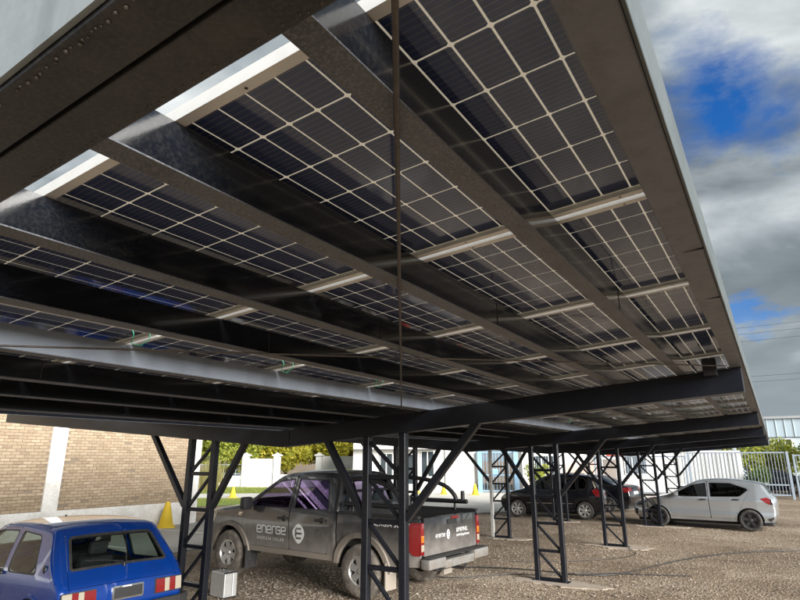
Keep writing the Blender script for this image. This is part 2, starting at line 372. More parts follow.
# edge beams along the two outer edges with a galvanised fascia on the outside
for side in (0, 1):
    mx_ = (lambda X: X) if side == 0 else (lambda X: 2 * XV - X - XL)
    a, b_ = sorted((mx_(-0.206), mx_(-0.108)))
    o = cpart(MB().shear(a, b_, Y0 + 0.003, Y1, lambda X: zr(X) - 0.1505, lambda X: zr(X) - 0.02), 'edge_beam', 'edge_steel'); bevel(o, 0.005)
    a, b_ = sorted((mx_(-0.1075), mx_(-0.099)))
    mb = MB()
    ys = [Y0 - 0.001, 3.3, 6.4, 9.3, 12.3, 15.2, 18.2, 21.2, 24.0, Y1 + 0.004]
    for q in range(len(ys) - 1):
        dz = random.uniform(-.003, .003); dx = random.uniform(0, 0.003) * (1 if side == 0 else -1)
        mb.box(a + dx, b_ + dx, ys[q], ys[q + 1] - 0.004, zr(mx_(-0.1)) - 0.155 + dz, zr(mx_(-0.1)) + 0.012 + dz)
    fa = cpart(mb, 'fascia', 'galvanised_darkened'); bevel(fa, 0.0015, 1)
    for q, yq in enumerate((2.2, 2.95)) if side == 0 else ():
        cpart(MB().box(mx_(-0.206), mx_(-0.108), yq, yq + 0.006, zr(-0.15) - 0.1525, zr(-.15) - 0.147), 'weld_seam', 'black_plastic')
# fascia of the front edge, right and left slope
for side in (0, 1):
    xa, xb = (XV + 0.002, -0.1) if side == 0 else (2 * XV + 0.1 - XL, XV - 0.002)
    o = cpart(MB().shear(xa, xb, FRAMES[0] - 0.083, FRAMES[0] - 0.0755, lambda X: b0(X) + 0.008, lambda X: b0(X) + 0.185), 'fascia', 'galvanised')
    o = cpart(MB().shear(xa, xb, FRAMES[-1] + 0.0755, FRAMES[-1] + 0.083, lambda X: b0(X) + 0.008, lambda X: b0(X) + 0.185), 'fascia', 'galvanised')
# weld beads along the outer and inner foot of the front beam
mb = MB(); x = -0.2; row_ = 0
while row_ < 2:
    r = random.uniform(0.0022, 0.0042); y = FRAMES[0] + (-0.062 if row_ == 0 else 0.064) + random.uniform(-.002, .002); r *= 1.0 if row_ == 0 else 0.6
    mb.lathe([(r * 0.2, -r * .9), (r, -r * .2), (r * 0.9, r * 0.4), (r * .2, r * .8)], 6, (x, y, b0(x) - 0.0004))
    x -= random.uniform(0.007, 0.022) if random.random() < 0.9 else 0.05
    if x < -4.9: x = -0.2; row_ += 1
tag(cpart(mb, 'weld_beads', 'weld', smooth=60), kind='stuff')
# valley gutter under the joint
cpart(MB().shear(XV - 0.058, XV + 0.058, Y0 + 0.16, Y1 - 0.06, lambda X: zr(XV) - 0.118, lambda X: zr(XV) - 0.112), 'valley_gutter', 'purlin_steel')

# lattice posts
Zs = [0.03, 0.49, 0.95, 1.41, 1.87]
for k, y in enumerate(FRAMES):
    for side, cx in enumerate(COLX):
        far = side == 1
        col = empty('lattice_post', (cx - CO.x, y - CO.y, 0), 0, carport)
        def lp(mb, name, m='black_steel'):
            mb.v = [(a - cx, b_ - y, c_) for a, b_, c_ in mb.v]; o = mb.build(name, m, col); bevel(o, 0.006, 1); return o
        h = 0.24; topL = b0(cx - h) + 0.004; topR = b0(cx + h) + 0.004
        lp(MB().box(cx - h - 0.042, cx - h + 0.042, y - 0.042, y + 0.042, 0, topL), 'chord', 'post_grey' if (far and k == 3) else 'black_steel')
        lp(MB().box(cx + h - 0.042, cx + h + 0.042, y - 0.042, y + 0.042, 0, topR), 'chord')
        for z in Zs: lp(MB().box(cx - h + 0.0425, cx + h - 0.0425, y - 0.024, y + 0.024, z - 0.024, z + 0.024), 'rung')
        zz = Zs + [min(topL, topR) - 0.03]
        for q in range(5):
            s = 1 if far else -1
            lp(MB().bar((cx - s * (h - 0.045), y, zz[q] + 0.03), (cx + s * (h - 0.045), y, zz[q + 1] - 0.03), 0.04, 0.04, (0, 1, 0)), 'diagonal')
        lp(MB().box(cx - h - 0.09, cx + h + 0.09, y - 0.09, y + 0.09, -0.01, 0.012), 'base_plate')
        # struts up to the beam, longer towards the outer edge
        for sgn, dx in ((1, 1.14), (-1, 0.83)):
            s = sgn if side == 0 else -sgn
            xt = cx + s * dx
            o = cpart(MB().bar((cx + s * (h + 0.036), y, 1.45), (xt, y, b0(xt) + 0.03), 0.075, 0.075, (0, 1, 0)), 'strut', 'black_steel'); bevel(o, 0.006, 1)
for k, y in enumerate(FRAMES[1:5]):
    for side, cx in enumerate(COLX):
        if side and k in (0,): continue
        poly = blob(cx + 0.12, y - 0.05, 0.8 if side == 0 else 0.6, 0.32)
        o = MB().prism(poly, -0.03, 0.002 + 0.003 * side).build('concrete_footing', 'pad_concrete'); tag(o, kind='structure')
# cross bracing rods under the first bay
def rod(p, q, r=0.0085):
    (xa, ya), (xb, yb) = p, q
    cpart(MB().tube([(xa, ya, zr(xa) - 0.165), ((xa + xb) / 2, (ya + yb) / 2, (zr(xa) + zr(xb)) / 2 - 0.172), (xb, yb, zr(xb) - 0.165)], r, 8), 'brace_rod', 'rod_steel', smooth=50)
rod((-0.27, 0.41), (-3.08, 4.9), 0.0062); rod((-3.45, 0.43), (-0.22, 5.12), 0.005)
cpart(MB().cbox(-0.40, -0.30, 5.27, 5.37, zr(-.35) - 0.2, zr(-.35) - 0.06, 0.006), 'junction_box', 'black_plastic')
# green cable loops hanging by the slot
for (x, y) in [(-2.68, 1.76), (-2.69, 2.88), (-2.63, 3.9), (-2.66, 7.2), (-2.66, 9.4)]:
    pts = []
    for i in range(15):
        a = PI * i / 14
        pts.append((x - 0.05 + 0.02 * math.sin(5 * a), y + 0.05 * math.cos(a) , zr(x) - 0.03 - 0.085 * math.sin(a) ** 0.8))
    cpart(MB().tube(pts, 0.0024, 6), 'cable_loop', 'wire_green', smooth=60)

# ------------------------------------------------------------------ the solar panels
PL, PWID = 2.278, 1.148; CP, RP = 0.1868, 0.0925; GAP = 0.02
XC = (-1.2995, -3.878); YC0, YP, NCOL = 1.304, 1.178, 21
def cell_mesh():
    a, b_, c = 0.0867 / 2, 0.1805 / 2, 0.005
    poly = [(-a + c, -b_), (a - c, -b_), (a, -b_ + c), (a, b_ - c), (a - c, b_), (-a + c, b_), (-a, b_ - c), (-a, -b_ + c)]
    me = MB().prism(poly, 0.0, 0.0012).mesh('cell'); me.materials.append(M('cell')); return me
CELL = cell_mesh()
CXY = [(RP * (i - 11.5) + (GAP / 2 if i >= 12 else -GAP / 2), CP * (j - 2.5)) for i in range(24) for j in range(6)]
def grid_mesh():
    vs_, fs_ = [], []
    base = [tuple(v.co) for v in CELL.vertices]; fb = [tuple(p.vertices) for p in CELL.polygons]
    for (cx, cy) in CXY:
        n = len(vs_); vs_ += [(x + cx, y + cy, z) for x, y, z in base]; fs_ += [tuple(i + n for i in f) for f in fb]
    me = bpy.data.meshes.new('cell_grid'); me.from_pydata(vs_, [], fs_); me.materials.append(M('cell')); return me
GRID = grid_mesh()
def frame_mesh():
    x = PL / 2; mb = MB(); yn = yf = PWID / 2
    for s in (-1, 1):
        y, fl = (yf, 0.030) if s > 0 else (yn, 0.030)
        a, b_ = sorted((s * y, s * (y - 0.003))); mb.box(-x, x, a, b_, -0.025, 0.010)                     # side walls
        a, b_ = sorted((s * (y - 0.003), s * (y - fl))); mb.box(-x + 0.003, x - 0.003, a, b_, -0.025, -0.0225)   # bottom flange
        a, b_ = sorted((s * (y - 0.003), s * (y - 0.012))); mb.box(-x + 0.003, x - 0.003, a, b_, 0.0072, 0.0098)
        a, b_ = sorted((s * x, s * (x - 0.003))); mb.box(a, b_, -yn + 0.003, yf - 0.003, -0.025, 0.010)
        a, b_ = sorted((s * (x - 0.003), s * (x - 0.024))); mb.box(a, b_, -yn + 0.031, yf - 0.031, -0.025, -0.0225)
    me = mb.mesh('frame'); me.materials.append(M('alu')); return me
FRAME = frame_mesh()
SHEET = MB().box(-PL / 2 + 0.004, PL / 2 - 0.004, -PWID / 2 + 0.004, PWID / 2 - 0.004, 0.0016, 0.0066).mesh('grid_sheet'); SHEET.materials.append(M('cell_grid_sheet'))
HOLE = MB().lathe([(0.0045, -0.0004), (0.0001, -0.0004)], 10).mesh('bolt_hole'); HOLE.materials.append(M('black_plastic'))
JB = MB().cbox(-0.035, 0.035, -0.05, 0.05, -0.016, -0.0002, 0.004).mesh('junction_box'); JB.materials.append(M('black_plastic'))
ROWS = [(XC[0], 'outer row of right roof slope', 0), (XC[1], 'inner row of right roof slope', 0), (2 * XV - XC[1] - 0.3, 'inner row of left roof slope', 1), (2 * XV - XC[0] - 1.7, 'outer row of left roof slope', 1)]
for ri, (xc, where, left) in enumerate(ROWS):
    for k in range(NCOL):
        y = YC0 + YP * k
        root = empty('solar_module', (xc, y, zr(xc)))
        root.rotation_euler = (0, math.atan(SL) * (1 if left else -1), 0)
        pos = 'nearest panel' if k == 0 else ('farthest panel' if k == NCOL - 1 else ORD[k] + ' panel from the front')
        tag(root, f'bifacial solar {pos}, {where}'.replace('solar nearest panel', 'solar panel nearest the front').replace('solar farthest panel', 'solar panel at the far end'), 'solar panel', 'solar panels of the carport roof')
        mesh_obj('frame', FRAME, root); mesh_obj('grid_sheet', SHEET, root)
        if ri == 0 and k < 3:
            for (cx, cy) in CXY:
                o = mesh_obj('cell', CELL, root); o.location = (cx, cy, 0)
        else: tag(mesh_obj('cell_grid', GRID, root), kind='stuff')
        if ri == 0 and k < 4:
            for hx in (-0.99, -0.42, 0.42, 0.62, 0.99):
                for hy in (-1, 1):
                    o = mesh_obj('bolt_hole', HOLE, root); o.location = (hx, hy * (PWID / 2 - 0.018), -0.0252)
        for jy in (-0.36, 0.0, 0.36):
            o = mesh_obj('junction_box', JB, root); o.location = (0, jy, 0)
# ================================================================== surfaces cut from 2-D outlines
def inside(poly, P):
    x, y = P[:, 0], P[:, 1]; r = np.zeros(len(P), bool); n = len(poly); q = np.array(poly)
    for i in range(n):
        (x1, y1), (x2, y2) = q[i], q[(i + 1) % n]
        c = (y1 > y) != (y2 > y)
        with np.errstate(divide='ignore', invalid='ignore'): xi = (x2 - x1) * (y - y1) / (y2 - y1 + 1e-30) + x1
        r ^= c & (x < xi)
    return r
def resample(poly, step):
    out = []; n = len(poly)
    for i in range(n):
        a = np.array(poly[i], float); b = np.array(poly[(i + 1) % n], float); k = max(1, int(math.ceil(np.linalg.norm(b - a) / step)))
        out += [tuple(a + (b - a) * j / k) for j in range(k)]
    return out
def area(p): return 0.5 * sum(p[i][0] * p[(i + 1) % len(p)][1] - p[(i + 1) % len(p)][0] * p[i][1] for i in range(len(p)))
def inset(poly, d):
    n = len(poly); s = 1 if area(poly) > 0 else -1; out = []
    for i in range(n):
        a, b, c = (np.array(poly[(i + k) % n], float) for k in (-1, 0, 1))
        u = (b - a) / (np.linalg.norm(b - a) + 1e-9); v = (c - b) / (np.linalg.norm(c - b) + 1e-9)
        n1 = np.array([-u[1], u[0]]) * s; n2 = np.array([-v[1], v[0]]) * s; m = n1 + n2; L = np.linalg.norm(m)
        if L < 1e-6: out.append(tuple(b + n1 * d)); continue
        m /= L; out.append(tuple(b + m * d / max(0.35, float(m @ n1))))
    return out
def rnd(poly, r, k=4):                       # round the corners of a polygon
    n = len(poly); out = []
    for i in range(n):
        a, b, c = (np.array(poly[(i + q) % n], float) for q in (-1, 0, 1))
        la, lc = np.linalg.norm(a - b), np.linalg.norm(c - b); rr = min(r, la * 0.45, lc * 0.45)
        p, q_ = b + (a - b) / la * rr, b + (c - b) / lc * rr
        for j in range(k + 1):
            t = j / k; out.append(tuple((1 - t) ** 2 * p + 2 * t * (1 - t) * b + t * t * q_))
    return out
def tri2d(outer, holes, step, extra=()):
    loops = [resample(outer, step)] + [resample(h, step) for h in holes]
    V = []; E = []
    for lp in loops:
        n0 = len(V); V += lp; E += [(n0 + i, n0 + (i + 1) % len(lp)) for i in range(len(lp))]
    B = np.array(V); lo, hi = B.min(0), B.max(0)
    gx, gy = np.meshgrid(np.arange(lo[0] + step / 2, hi[0], step), np.arange(lo[1] + step / 2, hi[1], step))
    G = np.stack([gx.ravel(), gy.ravel()], 1)
    ng = len(G)
    if len(extra): G = np.concatenate([G, np.array(extra)])
    lim = np.where(np.arange(len(G)) < ng, step * (0.45 if len(extra) else 0.3), 0.006)
    if len(extra):
        dd_ = np.sqrt(((G[:ng, None, :] - G[None, ng:]) ** 2).sum(2)).min(1); lim[:ng] = np.where(dd_ < step * 0.4, 9, lim[:ng])
    ok = inside(outer, G)
    for h in holes: ok &= ~inside(h, G)
    G = G[ok]; lim = lim[ok]
    if len(G):
        d = np.sqrt(((G[:, None, :] - B[None]) ** 2).sum(2)).min(1); G = G[d > lim]
    allv = [Vector(p) for p in V] + [Vector(p) for p in G]
    rv, re, rf, *_ = delaunay_2d_cdt(allv, E, [], 0, 1e-5)
    rv = np.array([tuple(v) for v in rv]); T = np.array([f for f in rf if len(f) == 3])
    cen = rv[T].mean(1); ok = inside(outer, cen)
    for h in holes: ok &= ~inside(h, cen)
    T = T[ok]
    a, b, c = rv[T[:, 0]], rv[T[:, 1]], rv[T[:, 2]]
    ar = (b[:, 0] - a[:, 0]) * (c[:, 1] - a[:, 1]) - (c[:, 0] - a[:, 0]) * (b[:, 1] - a[:, 1])
    T[ar < 0] = T[ar < 0][:, ::-1]; T = T[np.abs(ar) > 1e-9]
    return rv, T
def skin(name, outer, holes, mp, m, parent, step=0.06, off=0.0, thick=0.0, sharp=35, extra=()):
    rv, T = tri2d(outer, holes, step, extra)
    P = mp(rv, off); O_ = mp(rv, off + 0.01) - P
    nr = np.cross(P[T[:, 1]] - P[T[:, 0]], P[T[:, 2]] - P[T[:, 0]])
    if (nr * O_[T[:, 0]]).sum() < 0: T = T[:, ::-1]
    f = [tuple(int(i) for i in t) for t in T]; v = [tuple(p) for p in P]
    if thick:
        Q = mp(rv, off - thick); cnt = {}
        for t in f:
            for i in range(3): cnt[(t[i], t[(i + 1) % 3])] = 1
        bd = [e for e in cnt if (e[1], e[0]) not in cnt]; idx = {}
        for a, b in bd:
            for q in (a, b):
                if q not in idx: idx[q] = len(v); v.append(tuple(Q[q]))
        f += [(b, a, idx[a], idx[b]) for a, b in bd]
    me = bpy.data.meshes.new(name); me.from_pydata(v, [], f); me.update(); me.shade_smooth(); me.set_sharp_from_angle(angle=rad(sharp))
    return mesh_obj(name, me, parent, M(m) if isinstance(m, str) else m)
def text_mesh2d(txt, size, res=3, space=1.0, shear=0.0):
    cu = bpy.data.curves.new('lettering', 'FONT'); cu.body = txt; cu.size = size; cu.resolution_u = res; cu.space_character = space; cu.shear = shear
    ob = bpy.data.objects.new('lettering', cu); C.objects.link(ob)
    dg = bpy.context.evaluated_depsgraph_get(); me = bpy.data.meshes.new_from_object(ob.evaluated_get(dg))
    V = np.array([v.co[:2] for v in me.vertices]); F = [tuple(p.vertices) for p in me.polygons]
    bpy.data.objects.remove(ob); bpy.data.curves.remove(cu); bpy.data.meshes.remove(me)
    return V, F
def decal(name, V, F, mp, off, m, parent):
    P = mp(V, off); me = bpy.data.meshes.new(name); me.from_pydata([tuple(p) for p in P], [], F)
    return mesh_obj(name, me, parent, M(m))

# ------------------------------------------------------------------ car materials
MUD = (0.20, 0.16, 0.12)
mat('truck_paint', (0.028, 0.028, 0.03), 0.3, 0.3, 0.5, coat=0.8, coat_rough=0.06, noise=(5.0, 0.5, (0.045, 0.042, 0.04)), dirt=(0.42, 1.2, (0.30, 0.275, 0.25)))
mat('flare_paint', (0.03, 0.028, 0.026), 0.4, 0.1, 0.5, dirt=(0.5, 1.2, (0.30, 0.26, 0.215)))
mat('blue_paint', (0.002, 0.034, 0.21), 0.25, 0.15, 0.4, coat=1.0, coat_rough=0.04, noise=(3.0, 0.3, (0.003, 0.046, 0.29)))
mat('silver_paint', (0.46, 0.49, 0.52), 0.24, 0.7, 0.5, coat=0.9, coat_rough=0.04)
mat('black_paint', (0.005, 0.005, 0.007), 0.3, 0.0, 0.15, coat=1.0, coat_rough=0.03)
mat('pale_paint', (0.6, 0.62, 0.63), 0.3, 0.2, 0.5, coat=0.7)
mat('trim_black', (0.02, 0.02, 0.021), 0.55, noise=(30.0, 0.4, (0.04, 0.037, 0.034)))
mat('interior', (0.018, 0.018, 0.02), 0.8)
mat('seat_cloth', (0.03, 0.03, 0.034), 0.9)
mat('chrome', (0.62, 0.61, 0.59), 0.18, 0.95, noise=(12.0, 0.4, (0.45, 0.42, 0.38)))
mat('bumper_steel', (0.40, 0.39, 0.37), 0.35, 0.6, noise=[(6.0, 0.6, (0.36, 0.31, 0.26)), (30.0, 0.4, (0.25, 0.22, 0.19))])
mat('rim_alloy', (0.52, 0.51, 0.49), 0.35, 0.7, noise=(20.0, 0.4, (0.34, 0.31, 0.27)))
mat('rim_dark', (0.06, 0.06, 0.064), 0.35, 0.6)
mat('tyre', (0.022, 0.021, 0.02), 0.8, noise=(12.0, 0.7, (0.075, 0.064, 0.053)), bump=(50.0, 0.2))
mat('tyre_muddy', (0.11, 0.096, 0.08), 0.85, noise=(9.0, 0.8, (0.25, 0.215, 0.175)), bump=(50.0, 0.25))
mat('lamp_red', (0.17, 0.007, 0.009), 0.12, 0, 0.5, coat=0.8, noise=[(60.0, 0.5, (0.26, 0.015, 0.015)), (7.0, 0.4, (0.15, 0.006, 0.008))])
mat('lamp_amber', (0.55, 0.15, 0.012), 0.15, 0, 0.6, coat=1.0)
mat('lamp_clear', (0.44, 0.39, 0.30), 0.15, 0.2, 0.6, coat=1.0)
mat('lamp_dark', (0.02, 0.02, 0.024), 0.08, 0.0, 0.7, coat=1.0)
mat('white_print', (0.82, 0.82, 0.80), 0.5)
mat('plate', (0.03, 0.03, 0.03), 0.4)
def glass_mats():
    def gl(name, tint, clear, rough=0.02, ior=1.45):
        m = bpy.data.materials.new(name); m.use_nodes = True; t = m.node_tree; N = t.nodes; L = t.links; N.remove(N['Principled BSDF'])
        tr = N.new('ShaderNodeBsdfTransparent'); tr.inputs[0].default_value = (*clear, 1)
        g = N.new('ShaderNodeBsdfGlossy'); g.inputs[0].default_value = (*tint, 1); g.inputs[1].default_value = rough
        ge = N.new('ShaderNodeNewGeometry'); dt = N.new('ShaderNodeVectorMath'); dt.operation = 'DOT_PRODUCT'; L.new(ge.outputs['Normal'], dt.inputs[0]); L.new(ge.outputs['Incoming'], dt.inputs[1])
        def mth(op, a, b_):
            n_ = N.new('ShaderNodeMath'); n_.operation = op; n_.use_clamp = True
            for i_, v_ in enumerate((a, b_)):
                if isinstance(v_, float): n_.inputs[i_].default_value = v_
                else: L.new(v_, n_.inputs[i_])
            return n_
        f0 = ((ior - 1) / (ior + 1)) ** 2; ab = N.new('ShaderNodeMath'); ab.operation = 'ABSOLUTE'; L.new(dt.outputs['Value'], ab.inputs[0])
        fr = mth('ADD', mth('MULTIPLY', mth('POWER', mth('SUBTRACT', 1.0, ab.outputs[0]).outputs[0], 5.0).outputs[0], 1.0 - f0).outputs[0], f0)
        mx = N.new('ShaderNodeMixShader'); L.new(fr.outputs[0], mx.inputs[0]); L.new(tr.outputs[0], mx.inputs[1]); L.new(g.outputs[0], mx.inputs[2])
        L.new(mx.outputs[0], N['Material Output'].inputs[0]); MATS[name] = m
    gl('glass_clear', (1, 1, 1), (0.62, 0.70, 0.66))
    gl('glass_tint', (1, 1, 1), (0.10, 0.11, 0.11))
    gl('glass_purple', (0.66, 0.46, 0.9), (0.34, 0.25, 0.42), ior=1.9)  # purple reflection on the panes put into the glass tint
glass_mats()

# ------------------------------------------------------------------ a generic car shell
def chaikin(p, it=2):
    for _ in range(it):
        q = [p[0]]
        for a, b in zip(p[:-1], p[1:]): q += [(a[0] * .75 + b[0] * .25, a[1] * .75 + b[1] * .25), (a[0] * .25 + b[0] * .75, a[1] * .25 + b[1] * .75)]
        p = q + [p[-1]]
    return p
class Shell:
    """profile: centre-line (x, z) from the front foot over the roof to the rear foot; w0(x, z): half width"""
    def __init__(s, root, profile, w0, roll=0.07, bulge=lambda x, z: 0.03, smooth=2):
        s.root = root; pr = np.array(chaikin(profile, smooth)); q = np.concatenate([[0], np.cumsum(np.linalg.norm(np.diff(pr, axis=0), axis=1))]); u = np.linspace(0, q[-1], int(q[-1] / 0.035) + 2)
        s.prof = np.stack([np.interp(u, q, pr[:, 0]), np.interp(u, q, pr[:, 1])], 1)
        s.w0 = w0; s.roll = roll; s.bulge = bulge
        d = np.linalg.norm(np.diff(s.prof, axis=0), axis=1); s.s = np.concatenate([[0], np.cumsum(d)]); s.L = s.s[-1]
        t = np.gradient(s.prof, axis=0); t /= np.linalg.norm(t, axis=1)[:, None] + 1e-9
        s.n = np.stack([-t[:, 1], t[:, 0]], 1) * -1                       # outwards (x forward, travelling rearwards)
        if s.n[len(s.n) // 2][1] < 0: s.n = -s.n
    def dist(s, P):
        A = s.prof[:-1]; D = np.diff(s.prof, axis=0); LL = (D ** 2).sum(1) + 1e-12
        t = np.clip(((P[:, None, :] - A[None]) * D[None]).sum(2) / LL[None], 0, 1)
        return np.sqrt((((A[None] + t[..., None] * D[None]) - P[:, None, :]) ** 2).sum(2)).min(1)
    def w(s, P):
        P = np.asarray(P, float); d = s.dist(P); r = s.roll; k = np.clip(1 - d / r, 0, 1)
        return s.w0(P[:, 0], P[:, 1]) - r * (1 - np.sqrt(np.clip(1 - k * k, 0, 1)))
    def side(s, sgn):
        def mp(P, off): return np.stack([P[:, 0], sgn * (s.w(P) + off), P[:, 1]], 1)
        return mp
    def top(s):
        def mp(P, off):
            y, q = P[:, 0], P[:, 1]; x = np.interp(q, s.s, s.prof[:, 0]); z = np.interp(q, s.s, s.prof[:, 1])
            nx = np.interp(q, s.s, s.n[:, 0]); nz = np.interp(q, s.s, s.n[:, 1]); W_ = s.w(np.stack([x, z], 1)); t = np.clip(np.abs(y) / W_, 0, 1)
            b = s.bulge(x, z) * (1 - t ** 2.4) + off
            return np.stack([x + nx * b, y, z + nz * b], 1)
        return mp
    def at(s, x, z): return float(s.s[np.argmin(((s.prof - np.array([x, z])) ** 2).sum(1))])
    def strip(s, a, b, m=0.0, f=1.0):         # outline of the band a..b of the profile in (y, s); m: margin from the sides
        q = np.linspace(a, b, max(3, int((b - a) / 0.05))); P = np.stack([np.interp(q, s.s, s.prof[:, 0]), np.interp(q, s.s, s.prof[:, 1])], 1)
        W_ = s.w(P) * f - m
        return [(-w_, t) for w_, t in zip(W_, q)] + [(w_, t) for w_, t in zip(W_[::-1], q[::-1])]
    def rim_pts(s):                            # rows of points just inside the outline so that the rolled edge is round
        out = []
        for p, n in zip(s.prof[::1], s.n[::1]):
            for k in (0.12, 0.3, 0.55, 0.85, 1.15): out.append(tuple(p - n * s.roll * k))
        return out
def arc(cx, cz, r, a0, a1, n=14): return [(cx + r * math.cos(rad(a0 + (a1 - a0) * i / n)), cz + r * math.sin(rad(a0 + (a1 - a0) * i / n))) for i in range(n + 1)]
def wheel(root, x, y, r, width, sgn, rim_r, spokes, rim_mat, tyre_mat='tyre', spoke_w=0.055, split=False):
    w = empty('wheel', (x, y, r), 0, root); h = width / 2
    MB().lathe([(rim_r * 0.98, -h * 0.8), (rim_r + 0.01, -h * 0.95), (r * 0.88, -h), (r * 0.97, -h * 0.86), (r, -h * 0.6), (r, h * 0.6), (r * 0.97, h * 0.86), (r * 0.88, h), (rim_r + 0.01, h * 0.95), (rim_r * 0.98, h * 0.8)], 40, (0, 0, 0), 'y').build('tyre', tyre_mat, w, 50)
    mb = MB(); o = sgn * h
    mb.lathe([(rim_r * 1.0, o * 0.55), (rim_r * 1.015, o * 0.94), (rim_r * 0.95, o * 0.95), (rim_r * 0.90, o * 0.80), (rim_r * 0.89, o * 0.3)], 36, (0, 0, 0), 'y')
    hub = rim_r * 0.24
    mb.lathe([(0.001, o * 0.86), (hub * 0.8, o * 0.85), (hub, o * 0.74), (hub, o * 0.4)], 20, (0, 0, 0), 'y')
    for k in range(spokes):
        for d in ((-0.11, 0.11) if split else (0,)):
            a = 2 * PI * k / spokes + 0.3; p = Vector((math.cos(a), 0, math.sin(a))); q = Vector((math.cos(a + d), 0, math.sin(a + d)))
            p0 = p * hub * 0.7 + Vector((0, o * 0.76, 0)); p1 = q * rim_r * 0.93 + Vector((0, o * 0.84, 0)); u = q.cross(Vector((0, 1, 0))).normalized()
            w0_, w1_ = spoke_w * (0.55 if split else 0.8), spoke_w * (0.5 if split else 1.0); t = Vector((0, -sgn * 0.03, 0))
            q8 = [p0 - u * w0_, p0 + u * w0_, p1 + u * w1_, p1 - u * w1_]
            mb.add(q8 + [v + t for v in q8], [(0, 1, 2, 3), (7, 6, 5, 4), (0, 4, 5, 1), (1, 5, 6, 2), (2, 6, 7, 3), (3, 7, 4, 0)])
    mb.build('rim', rim_mat, w, 35)
    MB().lathe([(0.001, o * 0.28), (rim_r * 0.92, o * 0.28), (rim_r * 0.92, o * 0.1), (0.001, o * 0.1)], 30, (0, 0, 0), 'y').build('brake_disc', 'rim_dark', w, 35)
    return w
def well(root, x, r, y0, y1, zc):               # dark inner wheel arch
    for s in (-1, 1):
        mb = MB(); n = 14; a = [PI * i / n for i in range(n + 1)]
        v = [(x + r * math.cos(t), s * y0, zc + r * math.sin(t)) for t in a] + [(x + r * math.cos(t), s * y1, zc + r * math.sin(t)) for t in a]
        mb.add(v, [(i, i + 1, n + 2 + i, n + 1 + i) for i in range(n)] + [tuple(range(n + 1))]); mb.build('wheel_arch_liner', 'interior', root, 60)
def car(name, label, cat, loc, rz, S, group=None):
    """S: dict describing the car; returns (root, shell)"""
    root = tag(empty(name, loc, rz), label, cat, group)
    sh = Shell(root, S['profile'], S['w0'], S.get('roll', 0.07), S.get('bulge', lambda x, z: 0.03), S.get('smooth', 2))
    fx, rx, R_, ar = S['fx'], S['rx'], S['R'], S['arch']; sill = S['sill']; paint = S['paint']
    P = [tuple(p) for p in sh.prof]
    ac = S.get('arch_z', R_)
    def cut(cx):                                # arch points from rear to front at sill level
        dz = sill - ac; a = math.degrees(math.asin(max(-1, min(1, dz / ar))))
        return arc(cx, ac, ar, 180 - a, a)
    bottom = [P[-1]] + [p for p in cut(rx)] + [p for p in cut(fx)]
    outline = P + bottom[1:]
    doors = S['doors']; wins = S['windows']; extra = sh.rim_pts()
    opening = S['opening']
    for sgn in (1, -1):
        mp = sh.side(sgn); ex = extra
        skin('body_side', outline, [opening] + [w for w in S.get('quarter', [])], mp, paint, root, S.get('step', 0.07), 0, 0.02, 40, ex)
        for di, d in enumerate(doors):
            dd = inset(d, 0.004); holes = [w for w in wins if inside(dd, np.array([np.mean(w, 0)]))[0]]
            do = skin('door', dd, holes, mp, paint, root, S.get('step', 0.07), 0.0, 0.03, 40, ex)
            for w in holes:
                fr = inset(w, 0.016)
                skin('window_seal', w, [fr], mp, 'trim_black', do, 0.06, 0.001, 0.02)
                skin('window', fr, [], mp, S['glass'], do, 0.09, -0.008, 0.004)
            if S.get('handles'):
                hx, hz = S['handles'][di]
                c = np.array([[hx, hz]]); y = float(sh.w(c)[0])
                MB().cbox(hx - 0.085, hx + 0.085, *sorted((sgn * (y + 0.004), sgn * (y + 0.034))), hz - 0.018, hz + 0.018, 0.008).build('handle', S.get('handle_mat', paint), do, 40)
        for w in S.get('quarter', []):
            fr = inset(w, 0.014); skin('window_seal', w, [fr], mp, 'trim_black', root, 0.06, 0.001, 0.02); skin('window', fr, [], mp, S['glass'], root, 0.09, -0.006, 0.004)
        if S.get('lining', True): skin('lining', inset(outline, 0.03), [inset(w, -0.02) for w in list(wins) + S.get('quarter', [])], mp, 'interior', root, 0.1, -0.045)
        if S.get('lip'):
            lw = S['lip']
            for cx in (fx, rx):
                o_ = arc(cx, ac, ar + lw, 4, 176, 20) + arc(cx, ac, ar - 0.004, 176, 4, 20)
                skin('arch_flare', o_, [], mp, S.get('flare_mat', 'trim_black'), root, 0.06, S.get('lip_out', 0.012), S.get('lip_out', 0.012) + 0.03)
        if S.get('sill_trim'):
            a, b = cut(rx)[-1][0] + 0.02, cut(fx)[0][0] - 0.02
            skin('sill', rnd([(a, sill - 0.01), (b, sill - 0.01), (b, sill + 0.09), (a, sill + 0.09)], 0.02), [], mp, S['sill_trim'], root, 0.1, 0.008, 0.04)
    # top skin with the glass cut out, underbody
    tp = sh.top(); holes = []; a0, a1 = S.get('top_range', (0, sh.L))
    for (nm, (xa, za), (xb, zb), mg, gm) in S['screens']:
        poly = rnd(sh.strip(sh.at(xa, za), sh.at(xb, zb), mg), 0.0001, 1) if False else sh.strip(sh.at(xa, za), sh.at(xb, zb), mg)
        poly = rnd([poly[0], poly[len(poly) // 2 - 1], poly[len(poly) // 2], poly[-1]], S.get('screen_round', 0.06), 5)
        holes.append(poly); fr = inset(poly, 0.022)
        skin('window_seal', poly, [fr], tp, 'trim_black', root, 0.06, 0.001, 0.02); skin(nm, fr, [], tp, gm, root, 0.08, -0.004, 0.004)
    for h in S.get('top_holes', []): holes.append(h(sh))
    skin('body_top', sh.strip(a0, a1), holes, tp, paint, root, 0.07, 0.0, 0.015, 40)
